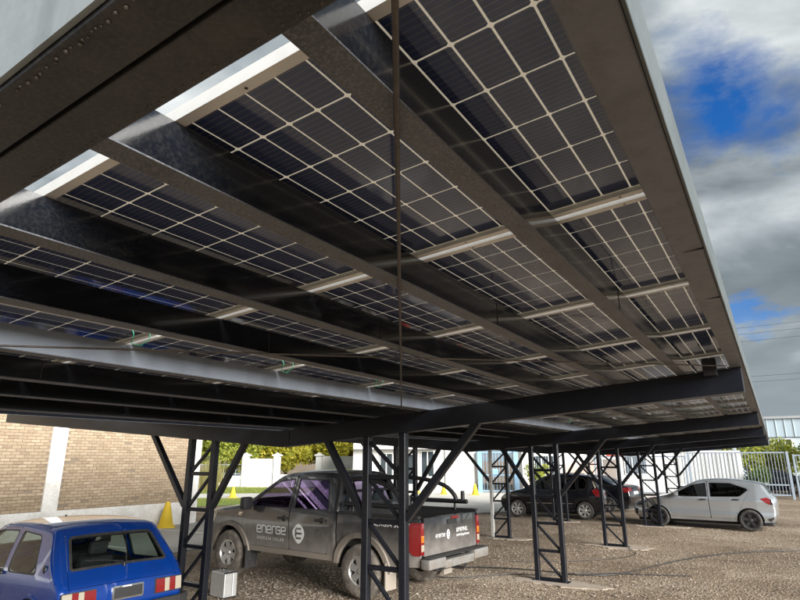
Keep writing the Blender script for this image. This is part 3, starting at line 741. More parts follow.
    x0, x1 = min(p[0] for p in P) + 0.12, max(p[0] for p in P) - 0.12; yw = S['track'] - 0.16
    MB().cbox(x0, x1, -yw, yw, sill - 0.10, sill + 0.06, 0.03).build('underbody', 'interior', root)
    zf = sill + 0.1
    well(root, fx, ar + 0.01, S['track'] - 0.24, S['track'] + 0.06, ac); well(root, rx, ar + 0.01, S['track'] - 0.24, S['track'] + 0.06, ac)
    for cx in (fx, rx):
        for s in (1, -1): wheel(root, cx, s * S['track'], R_, S['tyre_w'], s, S['rim'], *S['wheel'])
    return root, sh
def seats(root, xs, zb, hw, parent_mat='seat_cloth'):
    for x in xs:
        for s in (-1, 1):
            y = s * hw; mb = MB(); mb.cbox(x - 0.05, x + 0.45, y - 0.23, y + 0.23, zb, zb + 0.16, 0.04); b = MB().cbox(-0.07, 0.07, y - 0.22, y + 0.22, 0, 0.58, 0.05); hd = MB().cbox(-0.05, 0.05, y - 0.12, y + 0.12, 0.61, 0.78, 0.04)
            for m_ in (b, hd):
                m_.v = [(px - 0.28 * pz + x - 0.02, py, pz + zb + 0.1) for px, py, pz in m_.v]; mb.add(m_.v, m_.f)
            mb.build('seat', parent_mat, root, 50)
def ring(root, name, cx, cy, cz, r, t, tilt, m):
    pts = [(cx + math.sin(tilt) * r * math.sin(a), cy + r * math.cos(a), cz + math.cos(tilt) * r * math.sin(a)) for a in [2 * PI * k / 28 for k in range(29)]]
    return MB().tube(pts, t, 6).build(name, m, root, 60)
def width_fn(zp, wp, xp, dp):        # half width from height, minus a taper along the length
    return lambda x, z: np.interp(z, zp, wp) - np.interp(x, xp, dp)
# ------------------------------------------------------------------ blue two-door hatchback
def blue_hatch():
    prof = [(1.74, .30), (1.80, .42), (1.79, .60), (1.72, .73), (1.55, .77), (0.80, .89), (0.72, .92), (0.22, 1.27), (0.08, 1.315), (-0.3, 1.335), (-0.85, 1.335), (-1.12, 1.31), (-1.20, 1.275), (-1.50, .96), (-1.63, .82), (-1.69, .765), (-1.72, .72), (-1.735, .50), (-1.72, .32)]
    w0 = width_fn([0.2, 0.45, 0.72, 0.86, 1.0, 1.34], [0.72, 0.765, 0.775, 0.765, 0.725, 0.60], [-1.8, -1.3, -0.6, 0.9, 1.5, 1.85], [0.05, 0.015, 0, 0, 0.03, 0.11])
    fw = rnd([(0.66, .845), (0.22, 1.225), (-0.33, 1.255), (-0.38, .815)], 0.05)
    rw = rnd([(-0.48, .815), (-0.43, 1.255), (-0.93, 1.235), (-1.18, .845)], 0.06)
    door = rnd([(0.70, .35), (0.76, .82), (0.19, 1.262), (-0.38, 1.285), (-0.42, .35)], 0.04)
    S = dict(profile=prof, w0=w0, roll=0.05, bulge=lambda x, z: np.where((x < -1.15), 0.022, 0.03), fx=1.11, rx=-1.13, R=0.285, arch=0.335, sill=0.27, paint='blue_paint', doors=[door], windows=[fw], quarter=[rw],
             opening=door, glass='glass_clear', handles=[(-0.31, .80)], handle_mat='trim_black', screens=[('windscreen', (0.68, .95), (0.24, 1.255), 0.03, 'glass_clear')],
             top_holes=[], track=0.655, tyre_w=0.15, rim=0.175, wheel=(4, 'rim_alloy', 'tyre', 0.05), lip=0.03, flare_mat='blue_paint', lip_out=0.012)
    hatch = {}
    def hole(sh):
        a, b = sh.at(-1.225, 1.25), sh.at(-1.715, .735); hatch['a'], hatch['b'] = a, b
        p = sh.strip(a, b, 0.045); return [p[0], p[len(p) // 2 - 1], p[len(p) // 2], p[-1]]
    S['top_holes'] = [hole]
    root, sh = car('blue_hatchback', 'old blue two-door hatchback parked by the brick wall, seen from behind', 'car', (-8.18, 4.5, -0.02), rad(176.0), S)
    tp = sh.top(); h = hole(sh); hp = inset(rnd(h, 0.02), 0.005)
    wa, wb = sh.at(-1.25, 1.23), sh.at(-1.56, .895)
    wl_ = rnd([(-0.50, wa), (-0.585, wb), (0.585, wb), (0.50, wa)], 0.06, 5)
    hs = skin('hatch', hp, [wl_], tp, 'blue_paint', root, 0.05, 0.0, 0.02)
    fr = inset(wl_, 0.03) if area(wl_) > 0 else inset(wl_, 0.03)
    skin('window_seal', wl_, [fr], tp, 'rubber', hs, 0.05, 0.006, 0.03); skin('rear_window', fr, [], tp, 'glass_clear', hs, 0.08, -0.004, 0.004)
    # wiper
    def q(y, s_, o=0.0): return tuple(tp(np.array([[y, s_]]), o)[0])
    wz = sh.at(-1.575, .875)
    MB().tube([q(-0.02, wz + 0.02, 0.012), q(0.02, wz, 0.03), q(0.12, wz - 0.05, 0.03), q(0.28, wz - 0.085, 0.022)], 0.006, 6).build('wiper', 'black_plastic', hs, 50)
    MB().tube([q(-0.02, wz - 0.035, 0.016), q(0.28, wz - 0.085, 0.016), q(0.40, wz - 0.1, 0.016)], 0.007, 6).build('wiper', 'black_plastic', hs, 50)
    MB().lathe([(0.001, 0.03), (0.018, 0.028), (0.022, 0.0)], 12, q(-0.02, wz + 0.02, 0.0)).build('wiper', 'black_plastic', hs, 50)
    # tail lamps: amber, red, clear and red fields
    z0, z1 = sh.at(-1.7215, .70), sh.at(-1.734, .565)
    for s in (1, -1):
        for (ya, yb, m_) in [(0.70, 0.60, 'lamp_clear'), (0.598, 0.535, 'lamp_red'), (0.533, 0.475, 'lamp_clear'), (0.473, 0.35, 'lamp_red')] if s > 0 else [(0.70, 0.62, 'lamp_clear'), (0.618, 0.54, 'lamp_red'), (0.538, 0.475, 'lamp_clear'), (0.473, 0.36, 'lamp_red')]:
            skin('tail_lamp', rnd([(s * ya, z0), (s * ya, z1), (s * yb, z1), (s * yb, z0)], 0.008, 2), [], tp, m_, root, 0.05, 0.014, 0.03)
        skin('lamp_housing', rnd([(s * 0.71, z0 - 0.01), (s * 0.71, z1 + 0.01), (s * 0.345, z1 + 0.01), (s * 0.345, z0 - 0.01)], 0.01, 2), [], tp, 'trim_black', root, 0.05, 0.006, 0.03)
    p0, p1 = sh.at(-1.7225, .69), sh.at(-1.734, .575)
    pf = rnd([(0.17, p0), (0.17, p1), (-0.20, p1), (-0.20, p0)], 0.015, 2)
    pl = skin('licence_plate', pf, [], tp, 'chrome', root, 0.06, 0.012, 0.02)
    skin('plate_face', inset(pf, 0.018), [], tp, 'plate', pl, 0.06, 0.016, 0.006)
    skin('lettering', rnd([(0.06, p0 + .006), (0.06, p0 + 0.018), (-0.05, p0 + 0.018), (-0.05, p0 + .006)], 0.004, 2), [], tp, 'white_print', pl, 0.06, 0.0175, 0.003)
    # bumpers
    mb = MB(); pts = [(-1.66, 0.80, .455), (-1.76, 0.77, .455), (-1.80, 0.62, .455), (-1.815, 0.0, .455), (-1.80, -0.62, .455), (-1.76, -0.77, .455), (-1.66, -0.80, .455)]
    for a, b in zip(pts[:-1], pts[1:]): mb.bar(a, b, 0.05, 0.11)
    bevel(mb.build('rear_bumper', 'trim_black', root), 0.012)
    mb = MB(); pts = [(1.66, 0.76, .45), (1.80, 0.70, .45), (1.86, 0.0, .45), (1.80, -0.70, .45), (1.66, -0.76, .45)]
    for a, b in zip(pts[:-1], pts[1:]): mb.bar(a, b, 0.05, 0.11)
    bevel(mb.build('front_bumper', 'trim_black', root), 0.012)
    for s in (1, -1):
        MB().lathe([(0.001, 0.012), (0.075, 0.01), (0.085, 0.0)], 18, (1.765, s * 0.56, .60), 'x').build('headlamp', 'lamp_clear', root, 50)
        y = float(sh.w(np.array([[-1.33, .915]]))[0]); mb = MB()
        mb.lathe([(0.001, s * 0.014), (0.03, s * 0.013), (0.038, 0.006 * s), (0.04, -s * 0.004)], 18, (0, 0, 0), 'y'); mb.v = [(px * 0.75 - 1.33, py + s * y, pz * 1.15 + .915) for px, py, pz in mb.v]
        mb.build('air_vent', 'black_plastic', root, 50)
        # drip rail along the roof edge
        pr = [(x, s * (float(sh.w(np.array([[x, z]]))[0]) + 0.006), z) for x, z in [(0.62, .965), (0.2, 1.262), (0.05, 1.298), (-0.3, 1.312), (-0.85, 1.31), (-1.1, 1.285), (-1.17, 1.25), (-1.36, 1.02), (-1.45, .93), (-1.6, .80)]]
        MB().tube(pr, 0.008, 6).build('drip_rail', 'blue_paint', root, 60)
        MB().tube([(0.58, s * 0.79, .90), (0.57, s * 0.86, .93)], 0.012, 6).build('mirror', 'black_plastic', root, 50)
        MB().cbox(0.53, 0.58, *sorted((s * 0.84, s * 0.98)), .88, .99, 0.012).build('mirror', 'black_plastic', root, 50)
    seats(root, [-0.15], 0.16, 0.33); MB().cbox(-1.0, -0.65, -0.56, 0.56, .22, .40, 0.04).build('rear_bench', 'seat_cloth', root)
    mb = MB().cbox(-0.07, 0.07, -0.56, 0.56, 0, .42, 0.05); mb.v = [(px - 0.2 * pz - 1.0, py, pz + .34) for px, py, pz in mb.v]; mb.build('rear_bench', 'seat_cloth', root)
    MB().cbox(-1.5, -1.1, -0.56, 0.56, .72, .75, 0.01).build('parcel_shelf', 'interior', root)
    MB().cbox(0.42, 0.78, -0.62, 0.62, .55, .80, 0.05).build('dashboard', 'interior', root); ring(root, 'steering_wheel', 0.33, 0.33, .86, 0.18, 0.012, rad(-62), 'black_plastic')
    MB().tube([(-0.05, 0.0, 1.325), (-0.06, 0.0, 1.36)], 0.014, 8).build('aerial', 'black_plastic', root, 50)
blue_hatch()

# ------------------------------------------------------------------ silver hatchback
def silver_hatch():
    prof = [(1.95, .22), (2.05, .30), (2.10, .48), (2.08, .62), (1.98, .72), (1.75, .80), (1.2, .92), (0.98, .97), (0.90, 1.0), (0.20, 1.37), (0.0, 1.425), (-0.45, 1.462), (-0.95, 1.45), (-1.45, 1.39), (-1.66, 1.345), (-1.70, 1.315), (-1.86, 1.03), (-1.93, .95), (-1.955, .80), (-1.97, .55), (-1.94, .40), (-1.86, .27)]
    w0 = width_fn([0.2, 0.38, 0.46, 0.52, 0.70, 0.86, 0.885, 0.95, 1.47], [0.80, 0.862, 0.872, 0.852, 0.858, 0.882, 0.868, 0.838, 0.60], [-2.0, -1.5, -0.8, 1.0, 1.6, 2.12], [0.14, 0.04, 0, 0, 0.03, 0.22])
    fw = rnd([(0.83, .985), (0.22, 1.30), (-0.17, 1.365), (-0.20, .945), (0.70, .93)], 0.03)
    rw = rnd([(-0.28, .945), (-0.26, 1.37), (-0.85, 1.365), (-1.28, 1.22), (-1.33, 1.17), (-1.1, .985), (-1.02, .965)], 0.03)
    d1 = rnd([(0.86, .33), (0.93, .70), (0.88, .96), (0.23, 1.33), (-0.20, 1.40), (-0.235, .33)], 0.04)
    d2 = rnd([(-0.245, .33), (-0.21, 1.40), (-0.86, 1.395), (-1.30, 1.245), (-1.36, 1.17), (-1.06, .62), (-0.90, .33)], 0.04)
    op = [(0.86, .33), (0.93, .70), (0.88, .96), (0.23, 1.33), (-0.20, 1.40), (-0.86, 1.395), (-1.30, 1.245), (-1.36, 1.17), (-1.06, .62), (-0.90, .33)]
    S = dict(step=0.035, profile=prof, w0=w0, roll=0.06, fx=1.28, rx=-1.285, R=0.305, arch=0.355, sill=0.25, paint='silver_paint', doors=[d1, d2], windows=[fw, rw], opening=op, glass='glass_tint', handles=[(-0.08, .87), (-0.98, .89)], handle_mat='trim_black',
             screens=[('windscreen', (0.86, 1.03), (0.22, 1.355), 0.05, 'glass_tint'), ('rear_window', (-1.715, 1.29), (-1.85, 1.06), 0.09, 'glass_tint')], track=0.77, tyre_w=0.2, rim=0.215, wheel=(5, 'rim_dark', 'tyre', 0.06, True), lip=0.022, flare_mat='silver_paint', lip_out=0.006)
    root, sh = car('silver_hatchback', 'silver hatchback with dark wheels parked side on by the railing fence', 'car', (-2.12, 21.95, 0), rad(176.5), S)
    tp = sh.top()
    for s in (1, -1):
        mp = sh.side(s)
        skin('tail_lamp', rnd([(-1.60, .93), (-1.78, .97), (-1.90, .90), (-1.915, .76), (-1.80, .78)], 0.02), [], mp, 'lamp_red', root, 0.05, 0.006, 0.03)
        skin('tail_lamp', rnd([(-1.86, .93), (-1.90, .90), (-1.915, .76), (-1.86, .77)], 0.01), [], mp, 'lamp_dark', root, 0.05, 0.009, 0.03)
        skin('headlamp', rnd([(1.58, .78), (1.86, .735), (2.0, .665), (1.97, .60), (1.80, .62)], 0.02), [], mp, 'lamp_dark', root, 0.05, 0.006, 0.03)
        skin('fog_grille', rnd([(1.93, .50), (2.05, .52), (2.03, .34), (1.97, .34)], 0.02), [], mp, 'trim_black', root, 0.05, 0.004, 0.03)
        skin('bumper_insert', rnd([(-1.72, .36), (-1.90, .42), (-1.88, .30), (-1.78, .29)], 0.02), [], mp, 'trim_black', root, 0.05, 0.004, 0.03)
        skin('door_crease', rnd([(0.80, .42), (-0.95, .44), (-0.95, .455), (0.80, .435)], 0.004, 2), [], mp, 'silver_paint', root, 0.06, 0.008, 0.012)
        a = s * 0.86; MB().cbox(0.62, 0.74, *sorted((a, a + s * 0.16)), .95, 1.08, 0.03).build('mirror', 'silver_paint', root, 50)
    MB().cbox(-1.8, -1.64, -0.52, 0.52, 1.335, 1.365, 0.012).build('roof_spoiler', 'silver_paint', root, 40)
    MB().tube([(-1.35, 0, 1.40), (-1.5, 0, 1.52)], 0.006, 6).build('aerial', 'black_plastic', root)
    skin('grille', rnd([(-0.6, sh.at(2.095, .50)), (0.6, sh.at(2.095, .50)), (0.6, sh.at(2.06, .33)), (-0.6, sh.at(2.06, .33))], 0.03), [], tp, 'trim_black', root, 0.08, 0.004, 0.02)
    seats(root, [0.05, -0.75], 0.3, 0.36)
silver_hatch()

# ------------------------------------------------------------------ black tall hatchback
def black_hatch():
    prof = [(1.80, .24), (1.90, .33), (1.95, .50), (1.92, .66), (1.80, .78), (1.6, .86), (1.15, .97), (1.0, 1.01), (0.92, 1.05), (0.30, 1.43), (0.1, 1.49), (-0.4, 1.535), (-0.95, 1.53), (-1.38, 1.49), (-1.52, 1.45), (-1.57, 1.41), (-1.72, 1.05), (-1.80, .97), (-1.83, .80), (-1.86, .55), (-1.84, .42), (-1.76, .29)]
    w0 = width_fn([0.2, 0.45, 0.68, 0.85, 0.98, 1.55], [0.75, 0.80, 0.82, 0.815, 0.79, 0.60], [-1.9, -1.4, -0.8, 1.0, 1.5, 1.97], [0.12, 0.03, 0, 0, 0.03, 0.2])
    fw = rnd([(0.85, 1.02), (0.30, 1.375), (-0.12, 1.435), (-0.15, .99), (0.75, .985)], 0.03)
    rw = rnd([(-0.22, .99), (-0.20, 1.44), (-0.95, 1.435), (-0.99, .995)], 0.03)
    qw = rnd([(-1.05, 1.0), (-1.02, 1.43), (-1.25, 1.415), (-1.36, 1.25), (-1.30, 1.04)], 0.03)
    d1 = rnd([(0.90, .33), (0.95, .80), (0.90, 1.02), (0.31, 1.405), (-0.15, 1.465), (-0.185, .33)], 0.04)
    d2 = rnd([(-0.195, .33), (-0.16, 1.465), (-0.98, 1.465), (-1.02, .95), (-0.98, .62), (-0.82, .33)], 0.04)
    op = [(0.90, .33), (0.95, .80), (0.90, 1.02), (0.31, 1.405), (-0.15, 1.465), (-0.98, 1.465), (-1.02, .95), (-0.98, .62), (-0.82, .33)]
    S = dict(profile=prof, w0=w0, roll=0.06, fx=1.23, rx=-1.235, R=0.305, arch=0.345, sill=0.26, paint='black_paint', doors=[d1, d2], windows=[fw, rw], quarter=[qw], opening=op, glass='glass_tint', handles=[(-0.03, .88), (-0.82, .9)], handle_mat='black_paint',
             screens=[('windscreen', (0.88, 1.08), (0.32, 1.415), 0.05, 'glass_clear'), ('rear_window', (-1.585, 1.37), (-1.705, 1.09), 0.10, 'glass_tint')], track=0.72, tyre_w=0.19, rim=0.215, wheel=(7, 'rim_alloy', 'tyre', 0.042, True))
    root, sh = car('black_hatchback', 'glossy black tall hatchback with bright alloy wheels beyond the lattice posts', 'car', (-7.3, 22.55, 0), rad(184.5), S)
    for s in (1, -1):
        mp = sh.side(s)
        skin('tail_lamp', rnd([(-1.50, 1.0), (-1.68, 1.06), (-1.76, .98), (-1.80, .80), (-1.66, .78), (-1.60, .86)], 0.03), [], mp, 'lamp_red', root, 0.05, 0.008, 0.03)
        skin('tail_lamp', rnd([(-1.53, 1.32), (-1.58, 1.30), (-1.67, 1.1), (-1.62, 1.06)], 0.015), [], mp, 'lamp_clear', root, 0.05, 0.006, 0.02)
        skin('headlamp', rnd([(1.45, .86), (1.72, .80), (1.86, .70), (1.80, .62), (1.60, .68)], 0.02), [], mp, 'lamp_clear', root, 0.05, 0.006, 0.03)
        a = s * 0.81; MB().cbox(0.62, 0.73, *sorted((a, a + s * 0.15)), .99, 1.11, 0.03).build('mirror', 'black_paint', root, 50)
        pts = [(0.05, s * 0.575, 1.475), (0.0, s * 0.575, 1.535), (-0.5, s * 0.57, 1.565), (-1.05, s * 0.56, 1.55), (-1.12, s * 0.56, 1.49)]
        MB().tube(pts, 0.014, 6).build('roof_rail', 'black_plastic', root, 60)
        skin('side_moulding', rnd([(0.85, .50), (-0.85, .52), (-0.85, .545), (0.85, .525)], 0.006, 2), [], mp, 'chrome', root, 0.06, 0.008, 0.012)
    seats(root, [0.1, -0.7], 0.32, 0.34)
black_hatch()

# ------------------------------------------------------------------ black saloon behind it, and pale cars far off
def saloon(name, label, loc, rz, paint, detail=True, group=None):
    prof = [(2.02, .24), (2.12, .34), (2.15, .50), (2.10, .66), (1.95, .75), (1.2, .90), (1.0, .95), (0.92, .99), (0.25, 1.37), (0.0, 1.42), (-0.45, 1.44), (-0.85, 1.40), (-1.40, 1.11), (-1.52, 1.07), (-1.95, 1.04), (-2.05, .99), (-2.10, .85), (-2.14, .55), (-2.10, .40), (-2.02, .28)]
    w0 = width_fn([0.2, 0.42, 0.65, 0.85, 0.97, 1.45], [0.78, 0.83, 0.85, 0.845, 0.81, 0.60], [-2.2, -1.6, -0.8, 1.0, 1.7, 2.17], [0.16, 0.03, 0, 0, 0.03, 0.2])
    fw = rnd([(0.80, .965), (0.24, 1.305), (-0.12, 1.345), (-0.16, .945)], 0.03); rw = rnd([(-0.24, .945), (-0.20, 1.35), (-0.72, 1.33), (-1.12, 1.12), (-1.08, .98)], 0.03)
    d1 = rnd([(0.88, .33), (0.92, .75), (0.86, .96), (0.25, 1.335), (-0.16, 1.375), (-0.195, .33)], 0.04); d2 = rnd([(-0.205, .33), (-0.17, 1.375), (-0.74, 1.36), (-1.17, 1.13), (-1.10, .66), (-0.92, .33)], 0.04)
    op = [(0.88, .33), (0.92, .75), (0.86, .96), (0.25, 1.335), (-0.16, 1.375), (-0.74, 1.36), (-1.17, 1.13), (-1.10, .66), (-0.92, .33)]
    S = dict(profile=prof, w0=w0, roll=0.06, fx=1.3, rx=-1.26, R=0.30, arch=0.34, sill=0.25, paint=paint, doors=[d1, d2], windows=[fw, rw], opening=op, glass='glass_tint', screens=[('windscreen', (0.88, 1.02), (0.27, 1.36), 0.05, 'glass_tint'), ('rear_window', (-0.92, 1.37), (-1.36, 1.13), 0.08, 'glass_tint')],
             track=0.74, tyre_w=0.19, rim=0.2, wheel=(6, 'rim_alloy', 'tyre', 0.045))
    root, sh = car(name, label, 'car', loc, rz, S, group)
    tp = sh.top()
    for s in (1, -1):
        skin('tail_lamp', rnd([(-1.86, .97), (-2.02, .98), (-2.07, .93), (-2.08, .78), (-1.90, .80)], 0.02), [], sh.side(s), 'lamp_red', root, 0.05, 0.007, 0.03)
        skin('tail_lamp', rnd([(s * 0.68, sh.at(-2.055, .98)), (s * 0.68, sh.at(-2.11, .80)), (s * 0.40, sh.at(-2.11, .83)), (s * 0.42, sh.at(-2.06, .97))], 0.02), [], tp, 'lamp_red', root, 0.05, 0.008, 0.03)
    skin('licence_plate', rnd([(0.26, sh.at(-2.10, .82)), (0.26, sh.at(-2.115, .70)), (-0.26, sh.at(-2.115, .70)), (-0.26, sh.at(-2.10, .82))], 0.01), [], tp, 'white_print', root, 0.06, 0.006, 0.01)
    return root
saloon('black_saloon', 'black saloon with red tail lamps showing behind the black tall hatchback', (-7.15, 26.4, 0), rad(172), 'black_paint')
# ------------------------------------------------------------------ the pickup truck
def pickup():
    prof = [(2.28, .46), (2.38, .52), (2.43, .66), (2.40, .84), (2.34, .98), (2.22, 1.08), (1.9, 1.14), (1.30, 1.22), (1.22, 1.25), (0.55, 1.70), (0.40, 1.765), (0.15, 1.80), (-0.40, 1.815), (-0.78, 1.80), (-0.90, 1.765), (-0.96, 1.70), (-1.02, 1.28), (-1.03, 1.15), (-1.03, .50)]
    w0 = width_fn([0.3, 0.55, 0.85, 1.05, 1.2, 1.82], [0.83, 0.875, 0.90, 0.895, 0.865, 0.64], [-1.1, 1.2, 1.8, 2.2, 2.45], [0, 0, 0.01, 0.07, 0.2])
    fw = rnd([(1.08, 1.235), (0.50, 1.645), (0.10, 1.70), (0.06, 1.205), (0.95, 1.20)], 0.035)
    rw = rnd([(-0.04, 1.205), (0.0, 1.70), (-0.70, 1.69), (-0.84, 1.25), (-0.82, 1.21)], 0.035)
    d1 = rnd([(1.10, .56), (1.20, .90), (1.14, 1.235), (0.52, 1.685), (0.06, 1.74), (0.01, .56)], 0.04)
    d2 = rnd([(0.0, .56), (0.05, 1.74), (-0.74, 1.735), (-0.90, 1.25), (-0.93, .90), (-0.84, .56)], 0.04)
    op = [(1.10, .56), (1.20, .90), (1.14, 1.235), (0.52, 1.685), (0.06, 1.74), (-0.74, 1.735), (-0.90, 1.25), (-0.93, .90), (-0.84, .56)]
    # cab (the shell ends at the cab's back wall, so the rear arch is part of the bed)
    root = tag(empty('pickup_truck', (-7.14, 8.76, 0.02), rad(176.0)), 'dusty black double-cab pickup truck with white lettering on its doors', 'pickup truck')
    root.scale = (1.03, 1.02, 1.01)
    sh = Shell(root, prof, w0, 0.065, lambda x, z: np.where(x < -0.9, 0.01, 0.035))
    R_, fx, rx = 0.385, 1.5425, -1.5425; ar = 0.475; sill = 0.50
    a = math.degrees(math.asin((sill - R_) / ar))
    P = [tuple(p) for p in sh.prof]
    outline = P + [(-1.03, sill)] + arc(fx, R_, ar, 180 - a, a)
    ex = sh.rim_pts()
    for sgn in (1, -1):
        mp = sh.side(sgn)
        skin('cab_side', outline, [op], mp, 'truck_paint', root, 0.07, 0, 0.02, 40, ex)
        for d, win, (hx, hz), gm in ((d1, fw, (0.17, 1.05), 'glass_purple'), (d2, rw, (-0.70, 1.06), 'glass_purple')):
            do = skin('door', inset(d, 0.005), [win], mp, 'truck_paint', root, 0.07, 0, 0.03, 40, ex)
            fr = inset(win, 0.018); skin('window_seal', win, [fr], mp, 'trim_black', do, 0.06, 0.002, 0.02)
            skin('window', fr, [], mp, gm, do, 0.09, -0.008, 0.004)
            y = float(sh.w(np.array([[hx, hz]]))[0])
            MB().cbox(hx - 0.10, hx + 0.10, *sorted((sgn * (y + 0.004), sgn * (y + 0.04))), hz - 0.02, hz + 0.02, 0.01).build('handle', 'trim_black', do, 40)
            MB().lathe([(0.001, sgn * 0.004), (0.045, sgn * 0.004), (0.05, 0.0)], 16, (hx - 0.02, sgn * y, hz - 0.005), 'y').build('handle_cup', 'trim_black', do, 40)
        skin('lining', inset(outline, 0.03), [inset(w, -0.02) for w in (fw, rw)], mp, 'interior', root, 0.1, -0.045)
        o_ = arc(fx, R_, ar + 0.075, 2, 172, 22) + arc(fx, R_, ar - 0.004, 172, 2, 22)
        skin('arch_flare', o_, [], mp, 'flare_paint', root, 0.06, 0.035, 0.07, 60)
        # mirror
        b = sgn * 0.90
        MB().tube([(1.0, sgn * 0.84, 1.22), (1.0, sgn * 0.93, 1.25)], 0.025, 8).build('mirror', 'trim_black', root, 50)
        MB().cbox(0.93, 1.05, *sorted((sgn * 0.915, sgn * 1.115)), 1.16, 1.37, 0.035).build('mirror', 'trim_black', root, 50)
        # lamps, indicator badge, mud flaps, side step
        skin('headlamp', rnd([(1.98, 1.07), (2.20, 1.02), (2.36, .93), (2.37, .82), (2.10, .84)], 0.03), [], mp, 'lamp_clear', root, 0.05, 0.008, 0.03)
        MB().box(fx - 0.52, fx - 0.50, *sorted((sgn * 0.66, sgn * 0.93)), 0.17, 0.55).build('mud_flap', 'rubber', root)
        MB().box(rx - 0.50, rx - 0.48, *sorted((sgn * 0.66, sgn * 0.92)), 0.17, 0.55).build('mud_flap', 'flare_paint', root)
        skin('sill', rnd([(0.98, .47), (-0.98, .47), (-0.98, .555), (0.98, .555)], 0.02), [], mp, 'flare_paint', root, 0.1, 0.004, 0.05)
    tp = sh.top(); holes = []
    for nm, pa, pb, mg in (('windscreen', (1.18, 1.28), (0.56, 1.69), 0.05), ('rear_window', (-0.965, 1.68), (-1.015, 1.30), 0.09)):
        p = sh.strip(sh.at(*pa), sh.at(*pb), mg); p = rnd([p[0], p[len(p) // 2 - 1], p[len(p) // 2], p[-1]], 0.06, 5); holes.append(p); fr = inset(p, 0.022)
        skin('window_seal', p, [fr], tp, 'trim_black', root, 0.06, 0.001, 0.02); skin(nm, fr, [], tp, 'glass_clear', root, 0.09, -0.004, 0.004)
    skin('cab_top', sh.strip(0, sh.L), holes, tp, 'truck_paint', root, 0.07, 0, 0.015)
    MB().cbox(2.33, 2.44, -0.55, 0.55, .78, .98, 0.03).build('grille', 'chrome', root)
    MB().cbox(-2.6, 2.2, -0.42, 0.42, .42, .58, 0.03).build('chassis', 'interior', root)
    MB().cbox(-0.98, 1.1, -0.80, 0.80, .50, .60, 0.03).build('floor', 'interior', root)
    # ---- bed
    bx0, bx1 = -2.60, -1.055; zt = 1.19
    wb = lambda P_, off: np.interp(P_[:, 1], [0.4, 0.6, 0.9, 1.1, 1.19], [0.84, 0.875, 0.90, 0.895, 0.875]) - np.interp(P_[:, 0], [-2.62, -2.45, -1.0], [0.045, 0.0, 0.0]) + off
    rl = [(bx1, .53)] + [(bx1, zt)] + [(bx0 + 0.02, zt), (bx0, zt - 0.05), (bx0, .60), (bx0 + 0.03, .53)] + arc(rx, R_, ar, 180 - a, a)
    lampp = rnd([(bx0 + 0.002, 1.13), (-2.46, 1.12), (-2.425, 1.02), (-2.44, .74), (-2.50, .68), (bx0 + 0.002, .68)], 0.02)
    for sgn in (1, -1):
        mp = lambda P_, off, s=sgn: np.stack([P_[:, 0], s * wb(P_, off), P_[:, 1]], 1)
        skin('bed_side', rl, [], mp, 'truck_paint', root, 0.07, 0.0, 0.03)
        skin('arch_flare', arc(rx, R_, ar + 0.075, 8, 178, 22) + arc(rx, R_, ar - 0.004, 178, 8, 22), [], mp, 'flare_paint', root, 0.06, 0.035, 0.07, 60)
        MB().cbox(bx0 + 0.01, bx1, *sorted((sgn * 0.80, sgn * 0.888)), zt - 0.004, zt + 0.03, 0.012).build('bed_rail', 'trim_black', root)
        MB().box(bx0 + 0.06, bx1, *sorted((sgn * 0.80, sgn * 0.815)), .72, zt - 0.005).build('bed_liner', 'trim_black', root)
        # tail lamp: red lens with amber and clear fields, wrapped round the corner
        lamp = skin('tail_lamp', lampp, [], mp, 'lamp_red', root, 0.04, 0.008, 0.03)
        yb = lambda v: sgn * v
        MB().cbox(bx0 - 0.018, bx0 + 0.01, *sorted((yb(0.765), yb(0.858))), .69, 1.125, 0.012).build('rear_lens', 'lamp_red', lamp, 40)
        MB().cbox(bx0 - 0.023, bx0 - 0.008, *sorted((yb(0.775), yb(0.845))), .86, .955, 0.006).build('amber_lens', 'lamp_amber', lamp, 40)
        MB().cbox(bx0 - 0.023, bx0 - 0.008, *sorted((yb(0.775), yb(0.845))), .74, .83, 0.006).build('clear_lens', 'lamp_clear', lamp, 40)
        well(root, rx, ar + 0.005, 0.55, 0.86, R_) if sgn > 0 else None
    well(root, fx, ar + 0.005, 0.55, 0.86, R_)
    MB().box(bx0 + 0.05, bx1, -0.80, 0.80, .70, .72).build('bed_floor', 'trim_black', root)
    MB().box(bx1 - 0.03, bx1, -0.80, 0.80, .66, zt - 0.01).build('bed_front', 'truck_paint', root)
    tg = MB().cbox(bx0 - 0.012, bx0 + 0.05, -0.758, 0.758, .665, zt - 0.005, 0.015).build('tailgate', 'truck_paint', root, 40)
    MB().cbox(bx0 - 0.03, bx0 - 0.005, -0.13, 0.13, 1.06, 1.13, 0.01).build('handle', 'trim_black', tg)
    MB().cbox(bx0 - 0.022, bx0 - 0.006, -0.20, 0.02, 1.13, 1.165, 0.004).build('brake_lamp', 'lamp_red', tg)
    # bumper with a stepped top
    mb = MB(); mb.cbox(-2.77, -2.62, 0.42, 0.87, .51, .65, 0.03); mb.cbox(-2.77, -2.62, -0.87, -0.42, .51, .65, 0.03); mb.cbox(-2.755, -2.62, -0.425, 0.425, .48, .60, 0.025)
    bp = mb.build('rear_bumper', 'bumper_steel', root, 40)
    MB().cbox(-2.76, -2.62, -0.85, 0.85, .645, .662, 0.006).build('step_pad', 'trim_black', bp)
    MB().box(-2.762, -2.7555, -0.25, 0.25, .49, .585).build('licence_plate', 'bumper_steel', bp)
    MB().tube([(-2.6, 0, .44), (-2.80, 0, .44), (-2.83, 0, .50)], 0.022, 8).build('tow_hitch', 'trim_black', bp, 50)
    # roll bar
    def tb(pts, r=0.036): return MB().tube(chaikin3(pts), r, 10).build('roll_bar', 'black_plastic', root, 60)
